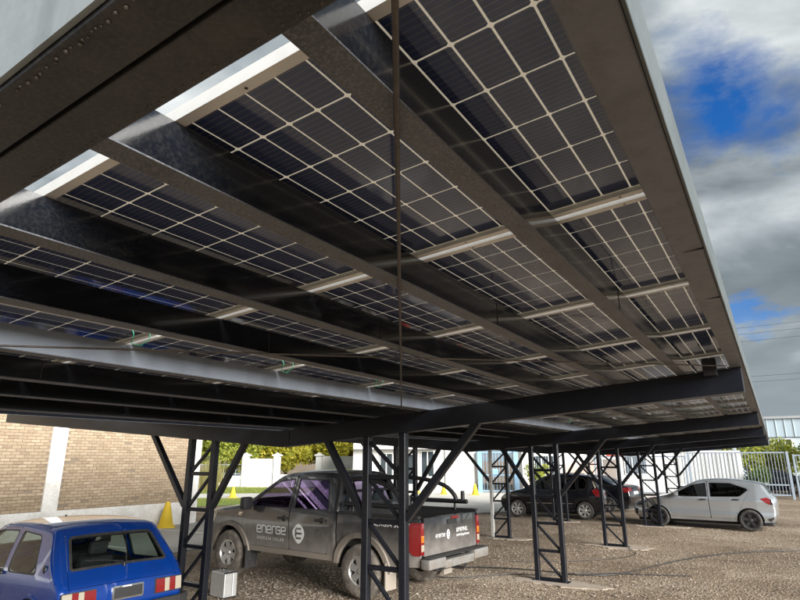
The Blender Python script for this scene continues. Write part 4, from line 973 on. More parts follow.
    for s in (1, -1):
        tb([(-1.14, s * 0.70, 1.22), (-1.13, s * 0.68, 1.60), (-1.14, s * 0.62, 1.72), (-1.6, s * 0.66, 1.70), (-2.02, s * 0.74, 1.61), (-2.2, s * 0.785, 1.45), (-2.24, s * 0.79, 1.33)])
        tb([(-1.12, s * 0.79, 1.33), (-2.44, s * 0.79, 1.33)], 0.038)
        MB().tube([(-2.36, s * 0.79, 1.34), (-2.36, s * 0.79, 1.50)], 0.034, 10).build('roll_bar', 'black_plastic', root, 60)
        for x in (-1.3, -2.2): MB().tube([(x, s * 0.80, 1.2), (x, s * 0.79, 1.32)], 0.02, 8).build('roll_bar', 'black_plastic', root, 60)
    tb([(-1.14, -0.63, 1.71), (-1.14, 0.63, 1.71)]); tb([(-1.16, -0.62, 1.52), (-1.16, 0.62, 1.52)], 0.025)
    # wheels
    for cx in (fx, rx):
        for s in (1, -1): wheel(root, cx, s * 0.785, R_, 0.265, s, 0.215, 6, 'rim_alloy', 'tyre_muddy', 0.055)
    seats(root, [0.15, -0.65], 0.60, 0.38)
    MB().cbox(0.75, 1.15, -0.72, 0.72, .95, 1.18, 0.05).build('dashboard', 'interior', root); ring(root, 'steering_wheel', 0.62, 0.38, 1.16, 0.18, 0.013, rad(-65), 'black_plastic')
    # ---- lettering on both flanks and the tailgate
    def flank(sgn, bed=False):
        f = (lambda P_, off: np.stack([P_[:, 0], sgn * wb(P_, off), P_[:, 1]], 1)) if bed else sh.side(sgn)
        return lambda V, off, x0, z0: f(np.stack([x0 - sgn * V[:, 0], z0 + V[:, 1]], 1), off)
    def put(txt, size, x0, z0, sgn, space=1.0, bed=False, bold=1.0, parent=root):
        V, F = text_mesh2d(txt, size, 3, space); V[:, 0] *= bold; fl = flank(sgn, bed)
        wdt = V[:, 0].max()
        decal('lettering', V, F, lambda a_, o: fl(a_, o, x0 if sgn > 0 else x0 - wdt, z0), 0.003, 'white_print', parent)
    def stroke(pts, t=0.018):                    # flat rounded stroke along a 2-D path
        V, F = [], []
        for (a_, b_) in zip(pts[:-1], pts[1:]):
            a_, b_ = np.array(a_), np.array(b_); d = (b_ - a_) / (np.linalg.norm(b_ - a_) + 1e-9); n_ = np.array([-d[1], d[0]]) * t / 2; e = d * t * 0.45
            k = len(V); V += [a_ - e - n_, b_ + e - n_, b_ + e + n_, a_ - e + n_]; F.append((k, k + 1, k + 2, k + 3))
        return V, F
    GL = {'e': [[(0.02, .055), (.09, .055), (.1, .07), (.1, .1), (.085, .115), (.02, .115), (0, .1), (0, .015), (.015, 0), (.1, 0)]],
          'n': [[(0, 0), (0, .115), (.08, .115), (.1, .1), (.1, 0)]], 'r': [[(0, 0), (0, .1), (.015, .115), (.07, .115)]],
          'g': [[(.1, .115), (.015, .115), (0, .1), (0, .015), (.015, 0), (.085, 0), (.1, .015), (.1, .06), (.05, .06)]]}
    def logo(sgn, x0, z0, k=1.0, f=None, parent=root):
        x = 0; V, F = [], []
        for ch in 'energe':
            for st in GL[ch]:
                v, q = stroke(st, 0.020); n0 = len(V); V += [p * k + np.array([x, 0]) for p in v]; F += [tuple(i + n0 for i in t) for t in q]
            x += k * (0.098 if ch == 'r' else 0.132)
        V = np.array(V)
        decal('lettering', V, F, f, 0.003, 'white_print', parent); return x
    for sgn in (1, -1):
        fl = flank(sgn); wd = 0.78; x0 = 0.80 if sgn > 0 else 0.02
        logo(sgn, 0, 0, 0.98, lambda V, o: fl(V, o, x0, .79))
        put('ENERGÍA SOLAR', 0.075, 0.80, .675, sgn, 1.28)
        # leaf-shaped badge with a cut-out mark
        cxb = -0.22
        dm = rnd([(cxb, 1.02), (cxb + 0.175, .84), (cxb, .62), (cxb - 0.175, .84)], 0.13, 7)
        skin('emblem', dm, [], sh.side(sgn), 'white_print', root, 0.06, 0.003)
        for (p0, p1) in [((-.05, .905), (.045, .905)), ((-.065, .83), (.045, .83)), ((-.05, .755), (.045, .755)), ((.06, .79), (.06, .88))]:
            v, q = stroke([(p0[0], p0[1]), (p1[0], p1[1])], 0.032)
            decal('emblem_mark', np.array(v), q, lambda V, o: sh.side(sgn)(np.stack([cxb + sgn * V[:, 0], V[:, 1]], 1), o), 0.005, 'truck_paint', root)
        put('ENERGÍA SOLAR', 0.094, -1.70, 1.05, sgn, 1.0, True, 1.15)
        for i, (zz, ww) in enumerate(((1.075, 0.10), (1.045, 0.085))):     # small maker's badge on the wing
            skin('badge', [(1.33, zz), (1.33 - ww, zz), (1.33 - ww, zz + 0.02), (1.33, zz + 0.02)][::-1], [], sh.side(sgn), 'chrome', root, 0.06, 0.004, 0.003)
    ft = lambda y0, z0, k=1.0: (lambda V, o: np.stack([np.full(len(V), bx0 - 0.012 - o), y0 - V[:, 0] * k, z0 + V[:, 1] * k], 1))
    logo(1, 0, 0, 0.36, ft(0.46, .895), tg)
    dm = rnd([(0, .09), (.06, 0), (0, -.09), (-.06, 0)], 0.05, 5); V = np.array(dm); decal('emblem', V, [tuple(range(len(V)))], ft(0.11, .915), 0.003, 'white_print', tg)
    v, q = stroke([(-.02, .03), (.02, .03)], 0.014)
    for zz in (.03, 0, -.03):
        v, q = stroke([(-.02, zz), (.02, zz)], 0.013); decal('emblem_mark', np.array(v), q, ft(0.11, .915), 0.005, 'truck_paint', tg)
    for (y0, z0, n_, h) in ((-0.14, .93, 9, 0.05), (-0.14, .86, 12, 0.026)):   # two rows of small unreadable lettering
        y = 0
        for i in range(n_):
            w_ = random.uniform(0.022, 0.04) * (1 if h > .04 else .8)
            v, q = stroke([(y, 0), (y, h)], w_ * 0.35); v2, q2 = stroke([(y, h * random.choice((0, .5, 1))), (y + w_ * 0.7, h * random.choice((0, .5, 1)))], 0.010)
            decal('lettering', np.array(v + v2), q + [tuple(t + len(v) for t in q2[0])], ft(y0, z0), 0.003, 'white_print', tg); y += w_ + 0.008
    return root
def chaikin3(p, it=3):
    p = [Vector(q) for q in p]
    for _ in range(it if len(p) > 2 else 0):
        q = [p[0]]
        for a, b in zip(p[:-1], p[1:]): q += [a * .75 + b * .25, a * .25 + b * .75]
        p = q + [p[-1]]
    return p
pickup()
# ================================================================== walls and buildings around the lot
mat('brick', (0.36, 0.22, 0.15), 0.9, island=[(0.235, 0.172, 0.108), (0.29, 0.22, 0.145), (0.255, 0.189, 0.122), (0.33, 0.257, 0.175), (0.20, 0.144, 0.092), (0.28, 0.208, 0.137)], noise=(25.0, 0.35, (0.37, 0.305, 0.21)), bump=(60.0, 0.3))
mat('mortar', (0.17, 0.132, 0.095), 0.95, noise=(12.0, 0.5, (0.24, 0.195, 0.145)), bump=(50.0, 0.3))
mat('white_render', (0.60, 0.59, 0.57), 0.85, noise=[(1.2, 0.6, (0.48, 0.465, 0.435)), (14.0, 0.25, (0.66, 0.65, 0.63))], streak=((4.0, 4.0, 0.4), 0.4, (0.42, 0.40, 0.37)), bump=(30.0, 0.15))
mat('white_stained', (0.62, 0.61, 0.58), 0.85, noise=[(2.0, 0.6, (0.46, 0.44, 0.40)), (20.0, 0.4, (0.38, 0.36, 0.33))], streak=((5.0, 5.0, 0.7), 0.4, (0.5, 0.47, 0.43)), bump=(30.0, 0.2))
mat('cream_render', (0.70, 0.62, 0.50), 0.85, noise=(1.0, 0.5, (0.62, 0.53, 0.43)), bump=(30.0, 0.15))
mat('pink_render', (0.60, 0.44, 0.37), 0.85, noise=(1.4, 0.5, (0.50, 0.36, 0.30)), bump=(20.0, 0.2))
mat('roof_sheet', (0.45, 0.46, 0.47), 0.5, 0.4)
mat('blue_iron', (0.20, 0.33, 0.46), 0.5, 0.2, noise=(8.0, 0.4, (0.26, 0.38, 0.50)))
mat('grey_iron', (0.30, 0.35, 0.41), 0.5, 0.3, noise=(8.0, 0.4, (0.24, 0.28, 0.33)))
mat('dark_glass', (0.03, 0.04, 0.045), 0.06, 0.0, 0.8, coat=1.0)
mat('window_white', (0.72, 0.72, 0.70), 0.5)
mat('brown_door', (0.22, 0.17, 0.13), 0.6)
mat('container_white', (0.70, 0.71, 0.70), 0.5, 0.1, streak=((3.0, 3.0, 0.5), 0.4, (0.55, 0.52, 0.48)))
mat('clad_blue', (0.46, 0.56, 0.62), 0.45, 0.2, streak=((2.0, 2.0, 0.3), 0.4, (0.38, 0.47, 0.53)))
mat('clad_pale', (0.60, 0.68, 0.71), 0.45, 0.2)
mat('sign_red', (0.55, 0.10, 0.05), 0.5)
mat('cone_yellow', (0.62, 0.42, 0.02), 0.6, noise=(9.0, 0.4, (0.68, 0.46, 0.02)))
mat('case_alu', (0.60, 0.60, 0.585), 0.35, 0.5, noise=(15.0, 0.4, (0.50, 0.49, 0.47)))
mat('hose', (0.02, 0.02, 0.021), 0.45, noise=(9.0, 0.5, (0.07, 0.06, 0.05)))
mat('cable_black', (0.02, 0.02, 0.02), 0.6)
mat('pole_wood', (0.16, 0.12, 0.09), 0.85, bump=(20.0, 0.4))

def brick_wall():
    X, ya, yb, zp, ztop = -17.0, -3.0, 13.86, 0.70, 3.6
    root = tag(empty('brick_wall', (X, 5.4, 0)), 'tall brick wall with white base band and white piers behind blue car', 'wall')
    O = Vector((X, 5.4, 0))
    def pt(mb, name, m): mb.v = [(a - O.x, b - O.y, c) for a, b, c in mb.v]; return mb.build(name, m, root)
    pt(MB().box(X - 0.3, X - 0.012, ya, yb, 0.0, ztop), 'mortar_core', 'mortar')
    piers = [-0.6, 4.15, 8.9, 13.6]
    mb = MB(); z = zp + 0.012; row = 0; L_, H_ = 0.215, 0.068
    while z + H_ < ztop:
        y = ya + (row % 2) * 0.11
        while y + 0.05 < yb:
            y2 = min(y + L_, yb)
            if not any(abs((y + y2) / 2 - p) < 0.26 for p in piers) and y2 > 3.0:
                if random.random() > 0.012:
                    j = random.uniform(-.004, .005); dz = random.uniform(-.003, .003)
                    mb.box(X - 0.06, X + j, y + random.uniform(0, .004), y2 - random.uniform(0, .004), z + dz, z + H_ + dz)
            y = y2 + 0.013
        z += H_ + 0.014; row += 1
    tag(pt(mb, 'brick_courses', 'brick'), kind='stuff')
    for i, p in enumerate(piers): pt(MB().box(X - 0.3, X + 0.035, p - 0.21, p + 0.21, 0.0, ztop), 'pier', 'white_stained')
    pt(MB().box(X - 0.3, X + 0.018, ya, yb - 0.02, 0.0, zp), 'base_band', 'white_stained')
    pt(MB().box(X - 0.33, X + 0.06, ya, yb + 0.02, ztop, ztop + 0.10), 'coping', 'white_stained')
brick_wall()

def rot_pts(mb, o, ang):
    c, s = math.cos(ang), math.sin(ang); mb.v = [(o[0] + c * x - s * y, o[1] + s * x + c * y, z) for x, y, z in mb.v]; return mb
# white boundary wall far left, seen past the end of the brick wall: runs along direction A -> B
def boundary_wall():
    A, B = Vector((-37.5, 32.4)), Vector((-28.0, 38.3)); d = (B - A).normalized(); ang = math.atan2(d.y, d.x); L_ = (B - A).length
    root = tag(empty('boundary_wall', (A.x, A.y, 0), ang), 'white rendered boundary wall with capped pillars beyond the lawn', 'wall')
    def seg(x0, x1, z1, name='wall_section'): MB().box(x0, x1, -0.1, 0.1, 0, z1).build(name, 'white_stained', root)
    seg(-8, 1.9, 0.85); seg(2.35, 4.4, 2.15); seg(4.85, 7.7, 0.95); seg(8.2, 14.5, 2.35)
    for x in (-3.0, 2.1, 4.6, 7.95):
        h = 2.35 if x > 0 else 1.5
        MB().box(x - 0.24, x + 0.24, -0.24, 0.24, 0, h).build('pillar', 'white_render', root)
        cp = MB().cbox(x - 0.36, x + 0.36, -0.36, 0.36, h + 0.001, h + 0.12, 0.03); cp.add([(x - .26, -.26, h + .12), (x + .26, -.26, h + .12), (x + .26, .26, h + .12), (x - .26, .26, h + .12), (x, 0, h + .28)], [(0, 1, 4), (1, 2, 4), (2, 3, 4), (3, 0, 4)])
        cp.build('pillar_cap', 'white_render', root)
    MB().box(3.35, 3.8, -0.14, -0.102, 0.0, 1.45).build('meter_door', 'cream_render', root)
    MB().box(3.28, 3.87, -0.13, -0.101, 0.0, 1.52).build('meter_frame', 'roof_sheet', root)
    for i in range(20): MB().box(-7.8 + i * 0.48, -7.77 + i * 0.48, -0.015, 0.015, 0.85, 1.75).build('railing_bar', 'grey_iron', root)
    for z in (1.0, 1.7): MB().box(-8, 1.86, -0.02, 0.02, z - 0.02, z + 0.02).build('railing_rail', 'grey_iron', root)
boundary_wall()

def window_part(root, x0, x1, z0, z1, y, frame='window_white', grille=False, mull=1):
    w = MB().box(x0, x1, y - 0.05, y - 0.012, z0, z1).build('window', 'dark_glass', root)
    mb = MB(); t = 0.06
    for (a, b, c, d) in ((x0 - t, x1 + t, z0 - t, z0), (x0 - t, x1 + t, z1, z1 + t), (x0 - t, x0, z0, z1), (x1, x1 + t, z0, z1)): mb.box(a, b, y - 0.075, y - 0.01, c, d)
    for i in range(mull):
        xm = x0 + (x1 - x0) * (i + 1) / (mull + 1); mb.box(xm - 0.03, xm + 0.03, y - 0.07, y - 0.051, z0, z1)
    mb.build('frame', frame, w)
    if grille:
        mb = MB()
        for i in range(int((x1 - x0) / 0.16)): mb.box(x0 + 0.08 + i * 0.16, x0 + 0.1 + i * 0.16, y - 0.12, y - 0.10, z0, z1)
        mb.build('grille', 'grey_iron', w)
    return w
def building(name, label, A, B, h, depth, m, wins=(), doors=(), roof=True, extra=None):
    A, B = Vector(A), Vector(B); d = B - A; ang = math.atan2(d.y, d.x); L_ = d.length
    root = tag(empty(name, (A.x, A.y, 0), ang), label, 'building')
    MB().box(0, L_, 0, depth, 0, h).build('wall', m, root)
    if roof: MB().cbox(-0.25, L_ + 0.25, -0.3, depth + 0.25, h + 0.001, h + 0.2, 0.03).build('roof', 'white_render', root)
    for w in wins: window_part(root, *w[:4], 0.0, mull=w[4] if len(w) > 4 else 1, grille=len(w) > 5)
    for (x0, x1, z1, dm) in doors:
        o = MB().box(x0, x1, -0.06, -0.002, 0.0, z1).build('door', dm, root); MB().box(x0 - 0.08, x1 + 0.08, -0.05, -0.001, 0.0, z1 + 0.08).build('frame', 'window_white', o)
    return root, L_
# white house in the middle of the background with a blue gate at its right end
bld, L_ = building('white_house', 'white rendered house with dark windows behind the pickup roll bar', (-24.4, 32.6), (-16.9, 36.2), 4.6, 8.0, 'white_render',
         wins=[(1.9, 2.7, .9, 2.45, 1), (3.5, 4.3, .5, 2.4, 0), (4.7, 5.5, 1.0, 2.6, 1)], doors=[(2.95, 3.35, 2.2, 'brown_door')])
MB().box(0.2, 5.9, -0.9, -0.001, 2.75, 2.9).build('canopy', 'white_render', bld)
MB().tube([(6.3, -0.06, 0.05), (6.3, -0.06, 4.55)], 0.05, 8).build('downpipe', 'post_grey', bld, 50)
MB().cbox(5.95, 6.2, -0.12, -0.001, 1.1, 1.55, 0.01).build('meter_box', 'post_grey', bld); MB().box(0, 8.31, -0.025, -0.001, 0.0, 0.45).build('dado', 'post_grey', bld)
MB().cbox(6.7, 7.5, -0.32, -0.02, 2.9, 3.4, 0.02).build('air_conditioner', 'window_white', bld)
def iron_gate(name, label, A, B, h, m, step=0.14, rails=(0.15, 0.5), post=0.09):
    A, B = Vector(A), Vector(B); d = B - A; ang = math.atan2(d.y, d.x); L_ = d.length
    root = tag(empty(name, (A.x, A.y, 0), ang), label, 'fence' if 'fence' in name else 'gate')
    for x in (post / 2, L_ - post / 2): MB().cbox(x - post / 2, x + post / 2, -post / 2, post / 2, 0, h, 0.008).build('post', m, root)
    for z in list(rails) + [h - 0.05]: MB().box(post, L_ - post, -0.03, 0.03, z - 0.035, z + 0.035).build('rail', m, root)
    n = int((L_ - 2 * post) / step); bar = MB().box(-0.013, 0.013, -0.013, 0.013, rails[0] + 0.036, h - 0.086).mesh('bar'); bar.materials.append(M(m))
    for i in range(n): mesh_obj('bar', bar, root).location = (post + (i + 0.5) * (L_ - 2 * post) / n, 0, 0)
    return root, L_
g, gl_ = iron_gate('iron_gate', 'tall blue iron gate beside the white house', (-16.75, 36.1), (-14.35, 37.25), 2.6, 'blue_iron', 0.2, (0.12, 1.1), 0.3)
MB().box(0.9, 1.35, -0.03, 0.03, 1.0, 1.5).build('lock_plate', 'blue_iron', g)
bld2, L2 = building('low_shop', 'long pale low building with barred windows behind black hatchback', (-14.2, 37.6), (-5.6, 42.0), 3.6, 7.0, 'white_render',
         wins=[(0.8, 2.2, 1.2, 2.3, 2, 1), (6.6, 7.9, 1.2, 2.3, 2, 1)], doors=[(5.2, 6.0, 2.1, 'brown_door')])
MB().box(2.7, 4.9, -0.03, -0.001, 0.0, 1.9).build('dado', 'pink_render', bld2); MB().box(0, 2.69, -0.03, -0.001, 0.0, 0.75).build('dado', 'pink_render', bld2)
sg = tag(MB().cbox(-9.1, -7.1, 39.0, 39.12, 2.25, 2.95, 0.02).build('shop_sign', 'sign_red'), 'red sign board over the pale low building', 'sign')
# railing fences and the big sliding gate on the right
iron_gate('railing_fence', 'grey railing fence between the pale building and the silver car', (-9.6, 37.9), (-4.4, 37.9), 2.3, 'grey_iron', 0.15, (0.2,))
iron_gate('sliding_gate', 'grey sliding gate of upright bars behind the silver hatchback', (-4.35, 38.2), (0.62, 38.6), 2.5, 'grey_iron', 0.15, (0.22, 0.75), 0.12)
iron_gate('railing_fence', 'grey railing fence at the right edge beside the sliding gate', (0.8, 38.9), (6.2, 39.3), 2.35, 'grey_iron', 0.15, (0.2,))
# white ribbed trailer box behind the gate
def trailer():
    root = tag(empty('box_trailer', (-4.7, 43.5, 0), rad(2)), 'white ribbed box trailer behind the sliding gate', 'trailer')
    MB().box(-2.6, 2.85, 0, 2.5, 0.45, 2.62).build('box', 'container_white', root)
    rib = MB().box(-0.05, 0.05, -0.055, -0.001, 0.5, 2.56).mesh('rib'); rib.materials.append(M('container_white'))
    for i in range(24): mesh_obj('rib', rib, root).location = (-2.5 + i * 0.225, 0, 0)
    for z in (0.47, 2.58): MB().box(-2.62, 2.87, -0.08, -0.002, z - 0.06, z + 0.06).build('rail', 'container_white', root)
    for x in (-1.9, -1.0, 2.2): wheel(root, x, 0.25, 0.42, 0.28, -1, 0.24, 6, 'rim_dark')
trailer()
# industrial shed on the far right
def shed():
    root = tag(empty('industrial_shed', (2.5, 62, 0)), 'large pale blue clad industrial shed at the far right', 'building')
    MB().box(-6, 40, 0, 25, 0, 3.95).build('wall', 'clad_pale', root); MB().box(-6.1, 40.1, -0.12, 25.1, 4.0, 5.6).build('upper_cladding', 'clad_blue', root)
    MB().box(-6.2, 40.2, -0.3, 25.2, 5.601, 5.8).build('roof', 'roof_sheet', root)
    rib = MB().box(-0.03, 0.03, -0.16, -0.121, 4.02, 5.58).mesh('rib'); rib.materials.append(M('clad_pale'))
    for i in range(70): mesh_obj('rib', rib, root).location = (-6 + i * 0.66, 0, 0)
    for i in range(6): window_part(root, -2.0 + i * 5.0, -1.1 + i * 5.0, 3.1, 3.8, 0.0)
shed()

# ------------------------------------------------------------------ trees and plants
def leaf_mat(n, cols): return mat(n, cols[0], 0.7, island=cols)
def leafy():
    for n, cols in (('leaf_yellow', [(0.36, 0.34, 0.03), (0.52, 0.45, 0.04), (0.30, 0.33, 0.04), (0.60, 0.50, 0.07), (0.24, 0.28, 0.04)]),
                    ('leaf_green', [(0.05, 0.09, 0.02), (0.09, 0.14, 0.03), (0.14, 0.20, 0.04), (0.06, 0.11, 0.03)]),
                    ('leaf_lime', [(0.24, 0.28, 0.03), (0.34, 0.37, 0.05), (0.15, 0.20, 0.03), (0.42, 0.40, 0.06)]),
                    ('reed', [(0.50, 0.42, 0.20), (0.40, 0.37, 0.14), (0.58, 0.49, 0.28), (0.32, 0.34, 0.10)])):
        m = mat(n, cols[0], 0.7, island=cols); t = m.node_tree; N = t.nodes; b = N['Principled BSDF']
        tr = N.new('ShaderNodeBsdfTranslucent'); mx = N.new('ShaderNodeMixShader'); mx.inputs[0].default_value = 0.5
        t.links.new(b.inputs['Base Color'].links[0].from_socket, tr.inputs[0]); t.links.new(b.outputs[0], mx.inputs[1]); t.links.new(tr.outputs[0], mx.inputs[2]); t.links.new(mx.outputs[0], N['Material Output'].inputs[0])
leafy()
mat('bark', (0.10, 0.08, 0.06), 0.9, noise=(12.0, 0.6, (0.16, 0.13, 0.10)), bump=(25.0, 0.6))
def leaf_cloud(centres, n, size, squash=1.0):
    """centres: [(x, y, z, r)]; small bent quads spread through the balls, denser at the shell"""
    c = np.array(centres); pr = c[:, 3] ** 2; pr /= pr.sum(); k = rng.choice(len(c), n, p=pr)
    d = rng.normal(size=(n, 3)); d /= np.linalg.norm(d, axis=1)[:, None]; rr = rng.random(n) ** 0.45
    P = c[k, :3] + d * (rr * c[k, 3])[:, None] * np.array([1, 1, squash])
    a = rng.normal(size=(n, 3)); a /= np.linalg.norm(a, axis=1)[:, None]; b = np.cross(a, rng.normal(size=(n, 3))); b /= np.linalg.norm(b, axis=1)[:, None]
    s = (size * rng.uniform(0.6, 1.3, n))[:, None]
    v = np.stack([P - a * s, P + b * s * 0.5, P + a * s, P - b * s * 0.5], 1).reshape(-1, 3)
    f = np.arange(n * 4).reshape(-1, 4)
    me = bpy.data.meshes.new('crown'); me.from_pydata(v.tolist(), [], f.tolist()); return me
def tree(label, x, y, h, r, m, n=4000, size=0.12, low=0.35, name='leafy_tree', group=None):
    root = tag(empty(name, (x, y, 0)), label, 'tree', group); mb = MB(); cs = []
    mb.tube([(0, 0, 0), (0.05, 0.02, h * 0.25), (-0.04, 0.05, h * 0.5), (0.03, 0, h * 0.8)], [h * 0.03, h * 0.024, h * 0.018, h * 0.006], 8)
    for i in range(17):
        a = i * 2.4 + random.random(); z0 = h * random.uniform(0.14, 0.55); rr = r * random.uniform(0.45, 0.9); zt = min(h * 0.95, max(h * low * 0.8, z0 + h * random.uniform(0.05, 0.33)))
        e = Vector((rr * math.cos(a), rr * math.sin(a), zt)); mb.tube([(0, 0, z0), (e.x * 0.5, e.y * 0.5, z0 + (zt - z0) * 0.65), e], [h * 0.012, h * 0.008, h * 0.003], 6); cs.append((e.x, e.y, e.z, r * random.uniform(0.25, 0.45)))
    cs.append((0, 0, h * 0.86, r * 0.42)); cs.append((0.2 * r, 0.1 * r, h * 0.68, r * 0.5))
    mb.build('trunk', 'bark', root, 60); mesh_obj('crown', leaf_cloud(cs, n, size, 0.85), root, M(m))
def shrub(label, x, y, h, r, m, n=1200, size=0.08, name='shrub', cat='shrub'):
    root = tag(empty(name, (x, y, 0)), label, cat); cs = [(random.uniform(-.5, .5) * r, random.uniform(-.5, .5) * r, h * random.uniform(0.3, 0.75), r * random.uniform(.35, .6)) for _ in range(7)]
    mb = MB()
    for c in cs[:5]: mb.tube([(0, 0, 0), (c[0] * 0.5, c[1] * 0.5, c[2] * 0.6), c[:3]], [0.03, 0.02, 0.008], 5)
    mb.build('stems', 'bark', root, 60); mesh_obj('crown', leaf_cloud(cs, n, size), root, M(m))
tree('yellow green tree over the boundary wall, leftmost of the autumn trees', -41.5, 37.0, 6.2, 3.6, 'leaf_lime', 9000, 0.17, 0.3)
tree('yellow tree behind the meter door of the boundary wall', -38.0, 40.5, 5.8, 3.2, 'leaf_yellow', 9500, 0.17, 0.3)
tree('broad yellow tree above the pale parked cars', -34.0, 44.0, 6.0, 3.6, 'leaf_yellow', 11000, 0.17, 0.3)
tree('yellow tree between the pale parked cars and the tall white wall', -30.0, 45.5, 5.6, 3.0, 'leaf_yellow', 9000, 0.17, 0.3)
tree('green tree far behind the tall white wall', -27.0, 44.5, 5.2, 2.8, 'leaf_lime', 8000, 0.17, 0.3)
tree('lime tree rising behind the sliding gate', -1.7, 47.5, 3.7, 1.9, 'leaf_lime', 3600, 0.11, 0.3)
tree('pale green tree at the right end of the sliding gate', 0.3, 49.0, 3.5, 1.7, 'leaf_lime', 3000, 0.11, 0.3)
tree('tree with brown green crown at the right edge of the picture', 3.2, 46.5, 4.2, 1.8, 'leaf_green', 3000, 0.11, 0.35)
shrub('dark rounded bush behind the sliding gate', -1.0, 43.8, 1.9, 1.0, 'leaf_green', 2600, 0.07)
shrub('green hedge bush behind the right hand railing fence', 1.9, 42.0, 1.5, 1.3, 'leaf_green', 2400, 0.07)
shrub('low green bush against the pale building', -11.6, 37.2, 0.8, 0.7, 'leaf_lime', 900, 0.07)
shrub('yellow green bush showing above the black hatchback bonnet', -12.6, 36.0, 1.9, 0.9, 'leaf_lime', 1500, 0.08)
def reeds(label, x, y, h, n):
    v, f = [], []
    for i in range(n):
        a = random.random() * 2 * PI; r = random.random() ** 0.6 * 0.9; px, py = x + r * math.cos(a), y + r * math.sin(a); dx, dy = random.uniform(-.5, .5), random.uniform(-.5, .5); hh = h * random.uniform(.55, 1.1); w_ = 0.025
        k = len(v); v += [(px - w_, py, 0), (px + w_, py, 0), (px + w_ * .7 + dx * .35, py + dy * .35, hh * .65), (px - w_ * .7 + dx * .35, py + dy * .35, hh * .65), (px + dx, py + dy, hh)]; f += [(k, k + 1, k + 2, k + 3), (k + 3, k + 2, k + 4)]
    me = bpy.data.meshes.new('blades'); me.from_pydata([(a - x, b - y, c) for a, b, c in v], [], f); root = tag(empty('tall_grass', (x, y, 0)), label, 'plant'); mesh_obj('blades', me, root, M('reed'))
reeds('clump of dry tall grass just past the end of the brick wall', -33.5, 27.6, 1.9, 140)
reeds('dry tall grass clump in front of the boundary wall railing', -36.0, 30.4, 2.2, 260)
# grass blades on the lawn
def lawn_blades():
    n = 26000; x = rng.uniform(-40, -22.5, n); y = rng.uniform(14.5, 34, n)
    ok = inside(LAWN, np.stack([x, y], 1))
    ok &= ~inside(PATH, np.stack([x, y], 1)); x, y = x[ok], y[ok]; n = len(x)
    h = rng.uniform(.04, .11, n); a = rng.uniform(0, PI, n); w_ = 0.012; dx, dy = np.cos(a) * w_, np.sin(a) * w_
    v = np.stack([np.stack([x - dx, y - dy, np.full(n, .01)], 1), np.stack([x + dx, y + dy, np.full(n, .01)], 1), np.stack([x + rng.normal(0, .03, n), y + rng.normal(0, .03, n), h], 1)], 1).reshape(-1, 3)
    me = bpy.data.meshes.new('grass_blades'); me.from_pydata(v.tolist(), [], np.arange(n * 3).reshape(-1, 3).tolist())
    tag(mesh_obj('grass', me, None, M('leaf_lime')), 'short green grass of the lawn beyond the pavement', 'grass', kind='stuff')
lawn_blades()

# ------------------------------------------------------------------ far parked cars
saloon('white_car', 'left one of two white cars parked behind the boundary wall', (-36.8, 44.6, 0), rad(205), 'pale_paint')
saloon('white_car', 'right one of two white cars parked behind the boundary wall', (-31.5, 46.6, 0), rad(205), 'pale_paint')
saloon('white_car', 'white car parked behind the railing left of the boundary wall', (-44.0, 38.6, 0), rad(210), 'pale_paint')
saloon('dark_car', 'dark car parked under the trees behind the sliding gate', (-0.6, 46.0, 0), rad(184), 'black_paint')
saloon('pale_car', 'pale car parked behind the right hand railing fence', (3.4, 44.0, 0), rad(180), 'pale_paint')

# ------------------------------------------------------------------ small things on the ground
def cone(label, x, y, h):
    root = tag(empty('yellow_cone', (x, y, 0), random.uniform(0, 1)), label, 'traffic cone', 'yellow cones round the lot')
    MB().lathe([(h * 0.34, 0.03), (h * 0.30, 0.05), (h * 0.10, h * 0.93), (h * 0.075, h * 0.985), (0.001, h)], 20).build('body', 'cone_yellow', root, 50)
    MB().cbox(-h * 0.37, h * 0.37, -h * 0.37, h * 0.37, 0.0, 0.045, 0.012).build('base', 'cone_yellow', root, 40)
cone('large yellow cone at the foot of the brick wall', -16.55, 12.35, 0.78)
cone('small yellow cone on the far footpath by the lawn', -26.0, 23.6, 0.62)
cone('yellow cone half hidden by the lattice post near the lawn', -27.6, 22.0, 0.62)
cone('yellow cone left of the roll bar in front of the white house', -19.7, 33.2, 0.6)
cone('yellow cone behind the roll bar in front of the white house', -17.6, 32.9, 0.6)
cone('yellow cone standing in front of the blue gate', -15.7, 33.4, 0.66)
def case():
    root = tag(empty('metal_case', (-7.62, 6.86, 0), rad(-8)), 'silver aluminium equipment case standing by the pickup front wheel', 'case')
    bevel(MB().box(-0.19, 0.19, -0.115, 0.03, 0.0, 0.36).build('shell', 'case_alu', root), 0.012); bevel(MB().box(-0.19, 0.19, 0.034, 0.115, 0.0, 0.36).build('lid', 'case_alu', root), 0.012)
    MB().tube([(-0.07, 0.0, 0.36), (-0.065, 0.0, 0.395), (0.065, 0.0, 0.395), (0.07, 0.0, 0.36)], 0.011, 8).build('handle', 'black_plastic', root, 50)
    for x in (-0.12, 0.12): MB().cbox(x - 0.025, x + 0.025, 0.0, 0.06, 0.355, 0.37, 0.003).build('latch', 'chrome', root)
    for x in (-0.188, 0.188):
        for z in (0.0, 0.36): MB().cbox(x - 0.014, x + 0.014, -0.119, 0.119, z - 0.012 if z else 0.0, z + 0.006 if z else 0.018, 0.004).build('corner_guard', 'black_plastic', root)
case()
def hose(label, pts, r=0.011, z=0.012, name='black_hose'):
    p = chaikin3([(x, y, z + random.uniform(-0.002, 0.003)) for x, y in pts], 3); tag(MB().tube(p, r, 7).build(name, 'hose', None, 60), label, 'hose')
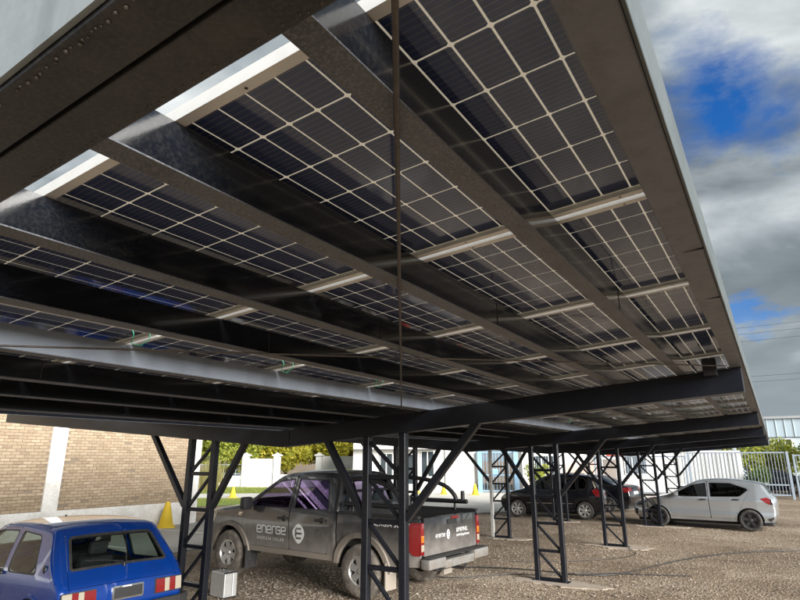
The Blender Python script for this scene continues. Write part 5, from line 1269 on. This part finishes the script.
hose('long black hose curving across the gravel to the right edge', [(-6.2, 10.6), (-5.2, 11.3), (-4.2, 11.55), (-3.5, 11.45), (-2.9, 11.7), (-2.6, 12.3), (-2.35, 13.2), (-1.9, 14.6), (-1.2, 15.9), (-0.3, 16.9), (0.6, 17.6), (2.2, 18.6)])
hose('black hose lying on the gravel behind the pickup bumper', [(-6.0, 9.9), (-5.3, 9.95), (-4.9, 10.35), (-4.5, 10.95), (-4.0, 11.1), (-3.1, 11.9), (-2.3, 12.2), (-1.6, 12.5)], 0.009, 0.010)
hose('thin black cable looping off the foot of the lattice post', [(-3.3, 15.5), (-2.95, 14.9), (-3.0, 14.2), (-3.5, 13.4), (-4.4, 12.6), (-5.0, 12.2)], 0.006, 0.007, 'black_cable')
# power lines far behind, between two poles
for i, (z, nm) in enumerate(((15.6, 'topmost'), (15.0, 'second'), (14.3, 'third'), (10.9, 'fourth'), (10.4, 'lowest'))):
    pts = [(-40 + 10 * k, 64 + 0.2 * i, z - 0.9 * (1 - ((k - 5.5) / 5.5) ** 2) + 0.018 * (k - 5.5) * 10) for k in range(12)]
    tag(MB().tube(pts, 0.013, 5).build('power_line', 'cable_black', None, 60), f'{nm} of the thin power lines across the sky', 'power line', 'power lines')
for x in (-40, 70):
    root = tag(empty('utility_pole', (x, 64.4, 0)), f'wooden utility pole carrying the {"left" if x < 0 else "right"} end of power lines', 'pole')
    MB().tube([(0, 0, 0), (0, 0, 17.6)], [0.2, 0.13], 10).build('shaft', 'pole_wood', root, 60)
    for z in (14.7, 10.6): MB().box(-0.06, 0.06, -1.0, 1.0, z - 0.06, z + 0.06).build('cross_arm', 'pole_wood', root)

# ------------------------------------------------------------------ loose stones over the gravel
mat('stone', (0.30, 0.26, 0.21), 0.9, island=[(0.17, 0.135, 0.103), (0.31, 0.257, 0.20), (0.24, 0.197, 0.152), (0.36, 0.31, 0.25), (0.20, 0.16, 0.122), (0.34, 0.288, 0.232), (0.14, 0.115, 0.092), (0.28, 0.23, 0.178), (0.40, 0.35, 0.29)])
def stones():
    n = 60000; u = rng.random(n); Yd = 7.0 + 16 * u ** 1.6
    x = rng.uniform(-1, 1, n) * 6.0 - 3.2 + (Yd - 8) * 0.02; y = Yd
    k = rng.random(n) < 0.14; x = np.where(k, rng.uniform(-9.5, -4.5, n), x); y = np.where(k, rng.uniform(5.6, 10.5, n), y)
    keep = np.ones(n, bool)
    for cx, cy in [(COLX[0], f) for f in FRAMES[1:5]]: keep &= ((x - cx - .12) / 1.0) ** 2 + ((y - cy) / 0.42) ** 2 > rng.uniform(0.15, 1.1, n)
    cl = np.sin(x * 1.7 + 2 * np.sin(y * 0.9)) + np.sin(y * 2.1 - x * 0.7); keep &= rng.random(n) < 0.55 + 0.22 * cl
    x, y = x[keep], y[keep]; n = len(x)
    s = 0.0055 + 0.018 * rng.random(n) ** 3.2
    base = np.array([(1, 0, 0), (0, 1, 0), (-1, 0, 0), (0, -1, 0), (0, 0, .75), (.7, .7, .35), (-.6, .7, .4), (-.7, -.6, .3), (.6, -.7, .4)])
    F0 = np.array([(0, 5, 4), (5, 1, 4), (1, 6, 4), (6, 2, 4), (2, 7, 4), (7, 3, 4), (3, 8, 4), (8, 0, 4), (0, 1, 5), (1, 2, 6), (2, 3, 7), (3, 0, 8)])
    a = rng.uniform(0, 2 * PI, n); sx, sy, sz = s * rng.uniform(.8, 1.5, n), s * rng.uniform(.7, 1.1, n), s * rng.uniform(.5, 1.0, n)
    B = base[None] * (1 + rng.uniform(-.22, .22, (n, 9, 1))); bx, by, bz = B[..., 0] * sx[:, None], B[..., 1] * sy[:, None], B[..., 2] * sz[:, None]
    c, sn = np.cos(a)[:, None], np.sin(a)[:, None]
    V = np.stack([x[:, None] + c * bx - sn * by, y[:, None] + sn * bx + c * by, bz - 0.006], 2).reshape(-1, 3)
    Fc = (F0[None] + (np.arange(n) * 9)[:, None, None]).reshape(-1, 3)
    me = bpy.data.meshes.new('gravel'); me.from_pydata(V.tolist(), [], Fc.tolist())
    tag(mesh_obj('gravel', me, None, M('stone')), 'loose brown gravel scattered over the lot', 'gravel', kind='stuff')
stones()
